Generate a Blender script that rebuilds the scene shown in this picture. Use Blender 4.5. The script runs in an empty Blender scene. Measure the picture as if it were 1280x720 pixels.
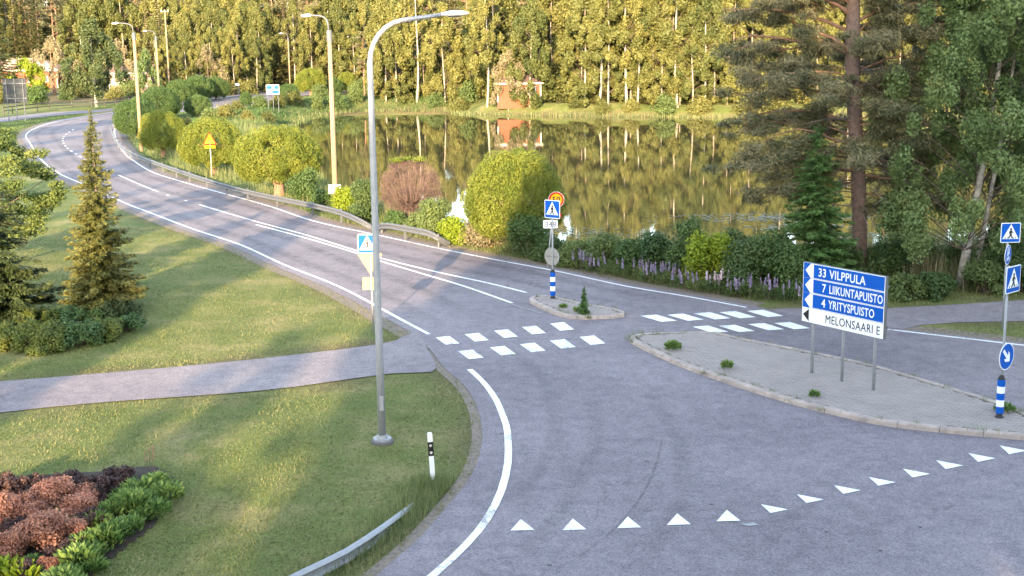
import bpy, math, random
import numpy as np
from mathutils import Matrix, Vector
from mathutils.geometry import tessellate_polygon
random.seed(7)
rng = np.random.default_rng(7)
S = bpy.context.scene
C = S.collection
rad = math.radians

# ------------------------------------------------------------ camera
CAM_H, FPX = 9.5, 1600.0
PITCH, ROLL = rad(11.14), rad(-0.7)
cam_d = bpy.data.cameras.new('camera')
cam_d.sensor_width = 36.0
cam_d.lens = FPX / 1280 * 36
cam_d.clip_start = 0.1
cam_d.clip_end = 6000
cam = bpy.data.objects.new('camera', cam_d)
C.objects.link(cam)
ROT = (Matrix.Rotation(math.pi / 2 - PITCH, 3, 'X') @ Matrix.Rotation(ROLL, 3, 'Z'))
cam.matrix_world = Matrix.Translation((0, 0, CAM_H)) @ ROT.to_4x4()
S.camera = cam

# ------------------------------------------------------------ sky and sun
SUN_EL, SUN_DIR = rad(11.0), rad(8.0)      # light travels towards +y, a little to +x
w = bpy.data.worlds.new('World')
S.world = w
w.use_nodes = True
nt = w.node_tree
bg = nt.nodes['Background']
sky = nt.nodes.new('ShaderNodeTexSky')
sky.sky_type = 'NISHITA'
sky.sun_disc = False
sky.sun_elevation = SUN_EL
sky.sun_rotation = math.pi + SUN_DIR
sky.air_density = 1.0
sky.dust_density = 1.0
sky.ozone_density = 1.2
hsv = nt.nodes.new('ShaderNodeHueSaturation')      # hazier, less blue air than the clear-sky model gives
hsv.inputs['Saturation'].default_value = 0.72
nt.links.new(sky.outputs[0], hsv.inputs['Color'])
nt.links.new(hsv.outputs[0], bg.inputs[0])
bg.inputs[1].default_value = 0.15
sl = bpy.data.lights.new('sun', 'SUN')
sl.energy = 3.0
sl.angle = rad(0.5)
sl.color = (1.0, 0.73, 0.44)
so = bpy.data.objects.new('sun', sl)
C.objects.link(so)
ldir = Vector((math.sin(SUN_DIR) * math.cos(SUN_EL), math.cos(SUN_DIR) * math.cos(SUN_EL), -math.sin(SUN_EL)))
so.rotation_euler = ldir.to_track_quat('-Z', 'Y').to_euler()
S.view_settings.view_transform = 'Standard'
S.view_settings.look = 'None'
S.view_settings.gamma = 1
S.view_settings.exposure = 3.08
S.cycles.max_bounces = 6
S.cycles.transparent_max_bounces = 8


# ------------------------------------------------------------ where a pixel of the survey photo meets the level z
def P(px, py, z=0.0):
    d = ROT @ Vector(((px - 640) / FPX, -(py - 360) / FPX, -1.0))
    t = (z - CAM_H) / d.z
    return Vector((d.x * t, d.y * t, z))


def ztop(base, py, px=None):
    if px is None:
        px = 640 + base.x / base.y * FPX
    d = ROT @ Vector(((px - 640) / FPX, -(py - 360) / FPX, -1.0))
    return CAM_H + d.z * base.y / d.y


def PL(pts, z=0.0):
    return [P(a, b, z) for a, b in pts]


def smooth(pts, step=1.0, closed=False):
    """Catmull-Rom through the points"""
    p = [np.array(q, float) for q in pts]
    n = len(p)
    out = []
    rngi = range(n if closed else n - 1)
    for i in rngi:
        a, b, c, d = (p[(i - 1) % n], p[i], p[(i + 1) % n], p[(i + 2) % n]) if closed else \
            (p[max(i - 1, 0)], p[i], p[i + 1], p[min(i + 2, n - 1)])
        m = max(2, int(np.linalg.norm(c - b) / step))
        for k in range(m):
            t = k / m
            out.append(0.5 * ((2 * b) + (-a + c) * t + (2 * a - 5 * b + 4 * c - d) * t * t + (-a + 3 * b - 3 * c + d) * t ** 3))
    if not closed:
        out.append(p[-1])
    return out


def offset_line(pts, off):
    """2D offset; positive = to the left of travel"""
    p = np.array([[q[0], q[1]] for q in pts])
    t = np.gradient(p, axis=0)
    t /= np.linalg.norm(t, axis=1)[:, None] + 1e-9
    nrm = np.stack([-t[:, 1], t[:, 0]], 1)
    q = p + nrm * off
    return [np.array((a, b, pts[i][2])) for i, (a, b) in enumerate(q)]


def inside(poly, X, Y):
    px = np.array([q[0] for q in poly]); py = np.array([q[1] for q in poly])
    res = np.zeros(X.shape, bool)
    n = len(px)
    j = n - 1
    for i in range(n):
        c = ((py[i] > Y) != (py[j] > Y))
        with np.errstate(divide='ignore', invalid='ignore'):
            xi = (px[j] - px[i]) * (Y - py[i]) / (py[j] - py[i] + 1e-12) + px[i]
        res ^= c & (X < xi)
        j = i
    return res


def dist(poly, X, Y, closed=True):
    best = np.full(X.shape, 1e9)
    n = len(poly)
    for i in range(n if closed else n - 1):
        a = poly[i]; b = poly[(i + 1) % n]
        dx, dy = b[0] - a[0], b[1] - a[1]
        L = dx * dx + dy * dy + 1e-12
        t = np.clip(((X - a[0]) * dx + (Y - a[1]) * dy) / L, 0, 1)
        best = np.minimum(best, np.hypot(X - a[0] - t * dx, Y - a[1] - t * dy))
    return best


def sstep(a, b, x):
    t = np.clip((x - a) / (b - a), 0, 1)
    return t * t * (3 - 2 * t)


# ------------------------------------------------------------ materials
def mat(name, col, rough=0.8, metal=0.0, spec=0.3, var=0.0, vscale=4.0, bump=0.0, bscale=40.0, col2=None, coords='Object'):
    m = bpy.data.materials.new(name)
    m.use_nodes = True
    t = m.node_tree
    b = t.nodes['Principled BSDF']
    b.inputs['Base Color'].default_value = (*col, 1)
    b.inputs['Roughness'].default_value = rough
    b.inputs['Metallic'].default_value = metal
    b.inputs['Specular IOR Level'].default_value = spec
    tc = t.nodes.new('ShaderNodeTexCoord')
    if var > 0 or col2 is not None:
        n = t.nodes.new('ShaderNodeTexNoise'); n.inputs['Scale'].default_value = vscale
        n.inputs['Detail'].default_value = 6; n.inputs['Roughness'].default_value = 0.65
        t.links.new(tc.outputs[coords], n.inputs['Vector'])
        r = t.nodes.new('ShaderNodeValToRGB')
        r.color_ramp.elements[0].position = 0.35; r.color_ramp.elements[1].position = 0.65
        c2 = col2 if col2 is not None else tuple(c * (1 - var) for c in col)
        r.color_ramp.elements[0].color = (*c2, 1); r.color_ramp.elements[1].color = (*col, 1)
        t.links.new(n.outputs['Fac'], r.inputs['Fac'])
        t.links.new(r.outputs['Color'], b.inputs['Base Color'])
    if bump > 0:
        n2 = t.nodes.new('ShaderNodeTexNoise'); n2.inputs['Scale'].default_value = bscale; n2.inputs['Detail'].default_value = 4
        t.links.new(tc.outputs[coords], n2.inputs['Vector'])
        bp = t.nodes.new('ShaderNodeBump'); bp.inputs['Strength'].default_value = bump; bp.inputs['Distance'].default_value = 0.02
        t.links.new(n2.outputs['Fac'], bp.inputs['Height']); t.links.new(bp.outputs['Normal'], b.inputs['Normal'])
    return m


def leafmat(name, ca, cb, transl=0.3, orand=0.5, rough=0.6):
    """two leaf colours mixed by a per-leaf random number and a per-tree random number"""
    m = bpy.data.materials.new(name)
    m.use_nodes = True
    t = m.node_tree
    b = t.nodes['Principled BSDF']
    b.inputs['Roughness'].default_value = rough
    b.inputs['Specular IOR Level'].default_value = 0.25
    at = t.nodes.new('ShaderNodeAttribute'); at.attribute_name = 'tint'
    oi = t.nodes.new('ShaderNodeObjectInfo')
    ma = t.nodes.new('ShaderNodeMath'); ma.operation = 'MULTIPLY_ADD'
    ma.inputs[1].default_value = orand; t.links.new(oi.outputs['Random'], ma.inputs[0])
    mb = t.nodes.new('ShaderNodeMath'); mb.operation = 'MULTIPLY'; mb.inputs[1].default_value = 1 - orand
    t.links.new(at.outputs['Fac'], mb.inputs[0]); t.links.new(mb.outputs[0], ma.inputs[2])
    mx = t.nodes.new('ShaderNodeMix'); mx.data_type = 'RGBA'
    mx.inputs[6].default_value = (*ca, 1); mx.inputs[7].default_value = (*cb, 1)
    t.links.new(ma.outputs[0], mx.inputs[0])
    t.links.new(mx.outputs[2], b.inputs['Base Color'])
    tr = t.nodes.new('ShaderNodeBsdfTranslucent'); t.links.new(mx.outputs[2], tr.inputs['Color'])
    ms = t.nodes.new('ShaderNodeMixShader'); ms.inputs[0].default_value = transl
    t.links.new(b.outputs[0], ms.inputs[1]); t.links.new(tr.outputs[0], ms.inputs[2])
    t.links.new(ms.outputs[0], t.nodes['Material Output'].inputs[0])
    return m


def N(t, kind, **kw):
    n = t.nodes.new(kind)
    for k, v in kw.items():
        setattr(n, k, v)
    return n


def asphalt(name, dark, light, patchy=0.5, warm=0.0):
    m = bpy.data.materials.new(name); m.use_nodes = True
    t = m.node_tree; L = t.links; b = t.nodes['Principled BSDF']
    tc = N(t, 'ShaderNodeTexCoord')
    big = N(t, 'ShaderNodeTexNoise'); big.inputs['Scale'].default_value = 0.16; big.inputs['Detail'].default_value = 5; big.inputs['Roughness'].default_value = 0.6
    L.new(tc.outputs['Object'], big.inputs['Vector'])
    r1 = N(t, 'ShaderNodeValToRGB'); r1.color_ramp.elements[0].position = 0.38; r1.color_ramp.elements[1].position = 0.62
    r1.color_ramp.elements[0].color = (*dark, 1); r1.color_ramp.elements[1].color = (*light, 1)
    L.new(big.outputs['Fac'], r1.inputs['Fac'])
    # aggregate grains
    vo = N(t, 'ShaderNodeTexVoronoi'); vo.inputs['Scale'].default_value = 38
    L.new(tc.outputs['Object'], vo.inputs['Vector'])
    r2 = N(t, 'ShaderNodeValToRGB')
    r2.color_ramp.elements[0].color = (0.55, 0.55, 0.57, 1); r2.color_ramp.elements[1].color = (1.4, 1.38, 1.35, 1)
    sep = N(t, 'ShaderNodeSeparateColor'); L.new(vo.outputs['Color'], sep.inputs[0]); L.new(sep.outputs[0], r2.inputs['Fac'])
    mu = N(t, 'ShaderNodeMix', data_type='RGBA', blend_type='MULTIPLY'); mu.inputs[0].default_value = 0.75
    L.new(r1.outputs['Color'], mu.inputs[6]); L.new(r2.outputs['Color'], mu.inputs[7])
    # mid-size blotches
    md = N(t, 'ShaderNodeTexNoise'); md.inputs['Scale'].default_value = 2.2; md.inputs['Detail'].default_value = 8; md.inputs['Roughness'].default_value = 0.75
    L.new(tc.outputs['Object'], md.inputs['Vector'])
    r3 = N(t, 'ShaderNodeValToRGB'); r3.color_ramp.elements[0].position = 0.3; r3.color_ramp.elements[1].position = 0.7
    r3.color_ramp.elements[0].color = (0.7, 0.7, 0.71, 1); r3.color_ramp.elements[1].color = (1.2, 1.19, 1.16, 1)
    L.new(md.outputs['Fac'], r3.inputs['Fac'])
    mu2 = N(t, 'ShaderNodeMix', data_type='RGBA', blend_type='MULTIPLY'); mu2.inputs[0].default_value = 1.0
    L.new(mu.outputs[2], mu2.inputs[6]); L.new(r3.outputs['Color'], mu2.inputs[7])
    # sparse cracks: distorted voronoi edges, kept only where a noise allows
    nz = N(t, 'ShaderNodeTexNoise'); nz.inputs['Scale'].default_value = 0.9; nz.inputs['Detail'].default_value = 6
    L.new(tc.outputs['Object'], nz.inputs['Vector'])
    av = N(t, 'ShaderNodeMix', data_type='RGBA'); av.inputs[0].default_value = 0.75
    L.new(tc.outputs['Object'], av.inputs[6]); L.new(nz.outputs['Color'], av.inputs[7])
    sc = N(t, 'ShaderNodeVectorMath', operation='SCALE'); sc.inputs['Scale'].default_value = 1.0
    L.new(av.outputs[2], sc.inputs[0])
    ve = N(t, 'ShaderNodeTexVoronoi', feature='DISTANCE_TO_EDGE'); ve.inputs['Scale'].default_value = 0.75
    L.new(sc.outputs[0], ve.inputs['Vector'])
    lt = N(t, 'ShaderNodeMath', operation='LESS_THAN'); lt.inputs[1].default_value = 0.006
    L.new(ve.outputs['Distance'], lt.inputs[0])
    gate = N(t, 'ShaderNodeTexNoise'); gate.inputs['Scale'].default_value = 0.22
    L.new(tc.outputs['Object'], gate.inputs['Vector'])
    gt = N(t, 'ShaderNodeMath', operation='GREATER_THAN'); gt.inputs[1].default_value = 0.56
    L.new(gate.outputs['Fac'], gt.inputs[0])
    an = N(t, 'ShaderNodeMath', operation='MULTIPLY'); L.new(lt.outputs[0], an.inputs[0]); L.new(gt.outputs[0], an.inputs[1])
    sc2 = N(t, 'ShaderNodeMath', operation='MULTIPLY'); sc2.inputs[1].default_value = patchy; L.new(an.outputs[0], sc2.inputs[0])
    mx = N(t, 'ShaderNodeMix', data_type='RGBA'); mx.inputs[7].default_value = (0.02, 0.02, 0.022, 1)
    L.new(sc2.outputs[0], mx.inputs[0]); L.new(mu2.outputs[2], mx.inputs[6])
    L.new(mx.outputs[2], b.inputs['Base Color'])
    b.inputs['Roughness'].default_value = 0.85
    b.inputs['Specular IOR Level'].default_value = 0.3
    bp = N(t, 'ShaderNodeBump'); bp.inputs['Strength'].default_value = 0.5; bp.inputs['Distance'].default_value = 0.008
    L.new(vo.outputs['Distance'], bp.inputs['Height']); L.new(bp.outputs['Normal'], b.inputs['Normal'])
    return m


def ground_mat():
    m = bpy.data.materials.new('turf_ground'); m.use_nodes = True
    t = m.node_tree; L = t.links; b = t.nodes['Principled BSDF']
    tc = N(t, 'ShaderNodeTexCoord')
    n1 = N(t, 'ShaderNodeTexNoise'); n1.inputs['Scale'].default_value = 0.45; n1.inputs['Detail'].default_value = 8; n1.inputs['Roughness'].default_value = 0.7
    L.new(tc.outputs['Object'], n1.inputs['Vector'])
    r = N(t, 'ShaderNodeValToRGB')
    e = r.color_ramp.elements
    e[0].position = 0.3; e[0].color = (0.085, 0.115, 0.03, 1)
    e[1].position = 0.72; e[1].color = (0.27, 0.225, 0.13, 1)
    x = e.new(0.5); x.color = (0.135, 0.16, 0.05, 1)
    x = e.new(0.62); x.color = (0.21, 0.2, 0.085, 1)
    L.new(n1.outputs['Fac'], r.inputs['Fac'])
    n2 = N(t, 'ShaderNodeTexNoise'); n2.inputs['Scale'].default_value = 14; n2.inputs['Detail'].default_value = 6; n2.inputs['Roughness'].default_value = 0.8
    L.new(tc.outputs['Object'], n2.inputs['Vector'])
    r2 = N(t, 'ShaderNodeValToRGB'); r2.color_ramp.elements[0].position = 0.3; r2.color_ramp.elements[1].position = 0.75
    r2.color_ramp.elements[0].color = (0.45, 0.45, 0.45, 1); r2.color_ramp.elements[1].color = (1.5, 1.5, 1.4, 1)
    L.new(n2.outputs['Fac'], r2.inputs['Fac'])
    mu = N(t, 'ShaderNodeMix', data_type='RGBA', blend_type='MULTIPLY'); mu.inputs[0].default_value = 1
    L.new(r.outputs['Color'], mu.inputs[6]); L.new(r2.outputs['Color'], mu.inputs[7])
    at = N(t, 'ShaderNodeAttribute'); at.attribute_name = 'soil'
    mx = N(t, 'ShaderNodeMix', data_type='RGBA'); mx.inputs[7].default_value = (0.11, 0.085, 0.05, 1)
    L.new(at.outputs['Fac'], mx.inputs[0]); L.new(mu.outputs[2], mx.inputs[6])
    L.new(mx.outputs[2], b.inputs['Base Color'])
    b.inputs['Roughness'].default_value = 0.95; b.inputs['Specular IOR Level'].default_value = 0.1
    bp = N(t, 'ShaderNodeBump'); bp.inputs['Strength'].default_value = 0.9; bp.inputs['Distance'].default_value = 0.06
    L.new(n2.outputs['Fac'], bp.inputs['Height']); L.new(bp.outputs['Normal'], b.inputs['Normal'])
    return m


def water_mat():
    m = bpy.data.materials.new('lake_water'); m.use_nodes = True
    t = m.node_tree; L = t.links; b = t.nodes['Principled BSDF']
    b.inputs['Base Color'].default_value = (0.05, 0.048, 0.022, 1)
    b.inputs['Roughness'].default_value = 0.02
    b.inputs['IOR'].default_value = 1.5
    b.inputs['Specular IOR Level'].default_value = 0.5
    tc = N(t, 'ShaderNodeTexCoord')
    mp = N(t, 'ShaderNodeMapping'); mp.inputs['Scale'].default_value = (0.9, 1.3, 1)
    L.new(tc.outputs['Object'], mp.inputs[0])
    n = N(t, 'ShaderNodeTexNoise'); n.inputs['Scale'].default_value = 1.3; n.inputs['Detail'].default_value = 3
    L.new(mp.outputs[0], n.inputs['Vector'])
    bp = N(t, 'ShaderNodeBump'); bp.inputs['Strength'].default_value = 0.014; bp.inputs['Distance'].default_value = 0.12
    L.new(n.outputs['Fac'], bp.inputs['Height']); L.new(bp.outputs['Normal'], b.inputs['Normal'])
    return m


def worn_paint():
    m = bpy.data.materials.new('worn_road_paint'); m.use_nodes = True
    t = m.node_tree; L = t.links; b = t.nodes['Principled BSDF']
    tc = N(t, 'ShaderNodeTexCoord')
    n = N(t, 'ShaderNodeTexNoise'); n.inputs['Scale'].default_value = 9; n.inputs['Detail'].default_value = 9; n.inputs['Roughness'].default_value = 0.75
    L.new(tc.outputs['Object'], n.inputs['Vector'])
    g = N(t, 'ShaderNodeTexNoise'); g.inputs['Scale'].default_value = 0.8; g.inputs['Detail'].default_value = 3
    L.new(tc.outputs['Object'], g.inputs['Vector'])
    a = N(t, 'ShaderNodeMath', operation='MULTIPLY_ADD'); a.inputs[1].default_value = 0.6
    L.new(g.outputs['Fac'], a.inputs[0]); L.new(n.outputs['Fac'], a.inputs[2])
    r = N(t, 'ShaderNodeValToRGB'); e = r.color_ramp.elements
    e[0].position = 0.62; e[0].color = (0.2, 0.19, 0.19, 1); e[1].position = 0.72; e[1].color = (0.56, 0.56, 0.54, 1)
    x = e.new(0.9); x.color = (0.68, 0.68, 0.66, 1)
    L.new(a.outputs[0], r.inputs['Fac']); L.new(r.outputs['Color'], b.inputs['Base Color'])
    b.inputs['Roughness'].default_value = 0.7
    return m


def track_mat(name, col, amt):
    m = bpy.data.materials.new(name); m.use_nodes = True
    t = m.node_tree; L = t.links; b = t.nodes['Principled BSDF']
    b.inputs['Base Color'].default_value = (*col, 1); b.inputs['Roughness'].default_value = 0.75
    at = N(t, 'ShaderNodeAttribute'); at.attribute_name = 'tint'
    tc = N(t, 'ShaderNodeTexCoord')
    n = N(t, 'ShaderNodeTexNoise'); n.inputs['Scale'].default_value = 1.2; n.inputs['Detail'].default_value = 8; n.inputs['Roughness'].default_value = 0.7
    L.new(tc.outputs['Object'], n.inputs['Vector'])
    r = N(t, 'ShaderNodeValToRGB'); r.color_ramp.elements[0].position = 0.3; r.color_ramp.elements[1].position = 0.7
    L.new(n.outputs['Fac'], r.inputs['Fac'])
    a = N(t, 'ShaderNodeMath', operation='MULTIPLY'); L.new(at.outputs['Fac'], a.inputs[0]); L.new(r.outputs['Color'], a.inputs[1])
    c = N(t, 'ShaderNodeMath', operation='MULTIPLY'); c.inputs[1].default_value = amt; L.new(a.outputs[0], c.inputs[0])
    L.new(c.outputs[0], b.inputs['Alpha'])
    return m


M = dict(
    track=track_mat('tyre_polish', (0.06, 0.056, 0.06), 0.3), darkm=track_mat('tyre_mark', (0.06, 0.056, 0.06), 0.4), faint=track_mat('faint_tyre_polish', (0.075, 0.07, 0.074), 0.17), board=mat('shade_dark_board_back', (0.035, 0.04, 0.045), 0.8, spec=0.1),  # board: colour darkened for the shade the sign back stands in
    road=asphalt('main_road_asphalt', (0.138, 0.12, 0.134), (0.19, 0.167, 0.18), 0.5),
    side=asphalt('side_road_asphalt', (0.142, 0.124, 0.14), (0.184, 0.162, 0.178), 0.25),
    path=asphalt('footpath_asphalt', (0.165, 0.143, 0.155), (0.215, 0.188, 0.195), 0.3),
    gravel=mat('gravel', (0.21, 0.165, 0.13), 0.95, bump=0.8, bscale=30, var=0.5, vscale=9, col2=(0.1, 0.085, 0.065)),
    ground=ground_mat(), water=water_mat(),
    paint=worn_paint(),
    oldpaint=mat('faded_road_paint', (0.3, 0.3, 0.3), 0.7, vscale=9, col2=(0.14, 0.14, 0.145)),
    kerb=mat('granite_kerb', (0.36, 0.3, 0.26), 0.85, vscale=3, col2=(0.22, 0.185, 0.165), bump=0.4, bscale=30),
    paver=mat('grey_concrete_paver', (0.27, 0.235, 0.215), 0.9, vscale=1.2, col2=(0.225, 0.195, 0.18), bump=0.3, bscale=50),
    joint=mat('sandy_joint', (0.09, 0.078, 0.065), 1.0, bump=0.3),
    galv=mat('galvanised_steel', (0.13, 0.138, 0.15), 0.6, metal=0.35, spec=0.3, var=0.25, vscale=12),
    galvl=mat('light_grey_steel', (0.3, 0.31, 0.325), 0.6, metal=0.3, spec=0.3, var=0.15, vscale=8),
    back=mat('sign_back_aluminium', (0.24, 0.235, 0.22), 0.7, metal=0.1, var=0.15, vscale=5),
    blue=mat('sign_blue', (0.004, 0.075, 0.36), 0.65, spec=0.12),
    white=mat('sign_white', (0.68, 0.69, 0.71), 0.65, spec=0.12),
    black=mat('black_paint', (0.012, 0.012, 0.013), 0.5),
    red=mat('sign_red', (0.42, 0.03, 0.01), 0.65, spec=0.12),
    yellow=mat('sign_yellow', (0.6, 0.3, 0.004), 0.65, spec=0.12),
    frame=mat('dark_sign_frame', (0.12, 0.13, 0.13), 0.5, metal=0.3),
    tan=mat('warm_lit_triangle_back', (0.27, 0.215, 0.13), 0.7, spec=0.15),  # warm light on the triangle's back is put into this tan
    ochre=mat('warm_lit_plate_back', (0.42, 0.36, 0.13), 0.7, spec=0.15),  # the yellow is warm light put into the plate's colour
    concrete=mat('concrete', (0.12, 0.12, 0.12), 0.9, var=0.4, vscale=8, bump=0.4),
    wood=mat('weathered_pole_wood', (0.27, 0.19, 0.11), 0.9, vscale=3, col2=(0.22, 0.16, 0.11), bump=0.4, bscale=20),
    fence=mat('dark_fence_wood', (0.07, 0.06, 0.055), 0.9, var=0.3, vscale=4),
    grbirch=mat('grey_birch_bark', (0.36, 0.32, 0.26), 0.9, vscale=4, col2=(0.14, 0.12, 0.1), bump=0.3),
    birch=mat('birch_bark', (0.42, 0.385, 0.32), 0.85, vscale=4, col2=(0.16, 0.14, 0.125), bump=0.4, bscale=15),
    bark=mat('grey_brown_bark', (0.15, 0.11, 0.085), 0.95, vscale=6, col2=(0.08, 0.06, 0.05), bump=0.9, bscale=16),
    pinebark=mat('pine_bark', (0.19, 0.125, 0.1), 0.95, vscale=7, col2=(0.1, 0.075, 0.065), bump=1.0, bscale=14),
    pineor=mat('orange_pine_limb', (0.27, 0.15, 0.09), 0.9, vscale=6, col2=(0.15, 0.09, 0.065), bump=0.6, bscale=18),
    twig=mat('bare_brown_twig', (0.15, 0.1, 0.085), 0.95, vscale=3, col2=(0.075, 0.052, 0.047)),
    deadtwig=mat('bare_grey_twig', (0.2, 0.17, 0.15), 0.95, vscale=3, col2=(0.12, 0.1, 0.09)),
    soil=mat('bed_soil', (0.055, 0.04, 0.03), 1.0, bump=1.0, bscale=12, var=0.5),
    sand=mat('shore_sand', (0.3, 0.2, 0.13), 1.0, vscale=2, col2=(0.2, 0.14, 0.09), bump=0.5),
    redwall=mat('red_board_wall', (0.2, 0.065, 0.035), 0.85, var=0.25, vscale=6),
    roof=mat('brown_roof', (0.13, 0.085, 0.075), 0.8, var=0.3, vscale=2),
    roofp=mat('faded_pink_roof', (0.42, 0.27, 0.21), 0.8, var=0.2, vscale=2),
    glass=mat('window_glass', (0.03, 0.035, 0.04), 0.1, spec=0.6),
    trim=mat('white_trim', (0.5, 0.46, 0.4), 0.6),
    f_birch=leafmat('birch_leaves', (0.045, 0.068, 0.02), (0.2, 0.19, 0.055), 0.35, 0.5),
    f_dbirch=leafmat('dark_birch_leaves', (0.045, 0.085, 0.025), (0.19, 0.25, 0.09), 0.3, 0.2),
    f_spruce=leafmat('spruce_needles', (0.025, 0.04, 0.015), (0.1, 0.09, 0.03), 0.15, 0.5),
    f_litspruce=leafmat('sunlit_spruce_needles', (0.055, 0.08, 0.022), (0.19, 0.175, 0.05), 0.15, 0.1),  # warm sunlight on the lawn spruce is put into the needle colour
    f_dspruce=leafmat('dark_spruce_needles', (0.025, 0.05, 0.018), (0.07, 0.085, 0.028), 0.15, 0.1),
    f_yspruce=leafmat('fresh_spruce_needles', (0.04, 0.1, 0.03), (0.12, 0.2, 0.055), 0.2, 0.1),
    f_pine=leafmat('pine_needles', (0.03, 0.05, 0.02), (0.2, 0.17, 0.09), 0.15, 0.1),
    f_willow=leafmat('willow_leaves', (0.065, 0.105, 0.012), (0.21, 0.225, 0.035), 0.3, 0.0),
    f_dwillow=leafmat('shaded_willow_dark_bush_leaves', (0.03, 0.07, 0.018), (0.1, 0.15, 0.045), 0.3, 0.3),  # darker copy holds the shade on far willows; also for dark green bushes
    f_wither=leafmat('withered_willow_leaves', (0.055, 0.035, 0.03), (0.16, 0.1, 0.085), 0.15, 0.0),
    f_maple=leafmat('broad_leaves', (0.05, 0.09, 0.02), (0.16, 0.19, 0.05), 0.35, 0.1),
    f_shrub=leafmat('shrub_leaves', (0.03, 0.07, 0.022), (0.15, 0.19, 0.06), 0.35, 0.6),
    f_yshrub=leafmat('yellow_green_leaves', (0.12, 0.19, 0.015), (0.24, 0.28, 0.02), 0.35, 0.3),
    f_pale=leafmat('pale_leaves', (0.14, 0.13, 0.07), (0.26, 0.21, 0.12), 0.3, 0.3),
    f_jun=leafmat('juniper_sprays', (0.06, 0.095, 0.02), (0.14, 0.155, 0.03), 0.2, 0.3),
    f_jung=leafmat('green_juniper_sprays', (0.04, 0.09, 0.03), (0.09, 0.14, 0.045), 0.2, 0.3),
    f_red=leafmat('red_brown_leaves', (0.10, 0.04, 0.028), (0.58, 0.27, 0.17), 0.25, 0.3),
    f_purp=leafmat('dark_purple_leaves', (0.03, 0.02, 0.02), (0.12, 0.065, 0.055), 0.2, 0.3),
    f_leafy=leafmat('perennial_leaves', (0.04, 0.1, 0.02), (0.22, 0.3, 0.08), 0.35, 0.3),
    f_lup=leafmat('lupin_flower', (0.2, 0.16, 0.27), (0.36, 0.3, 0.4), 0.2, 0.3),
    f_lupp=leafmat('pale_lupin_flower', (0.5, 0.35, 0.42), (0.65, 0.55, 0.55), 0.2, 0.3),
    f_grass=leafmat('lawn_grass', (0.085, 0.12, 0.032), (0.26, 0.235, 0.10), 0.3, 0.0),
    f_tall=leafmat('tall_grass', (0.05, 0.1, 0.03), (0.24, 0.24, 0.1), 0.35, 0.0),
    f_bank=leafmat('shaded_bank_grass', (0.025, 0.065, 0.018), (0.09, 0.135, 0.04), 0.2, 0.0),  # shade on the far bank is put into this darker green
    f_reed=leafmat('dry_reeds', (0.16, 0.14, 0.07), (0.32, 0.26, 0.15), 0.3, 0.0),
    f_lily=leafmat('lily_pads', (0.07, 0.08, 0.03), (0.16, 0.14, 0.08), 0.1, 0.0),
)


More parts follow.
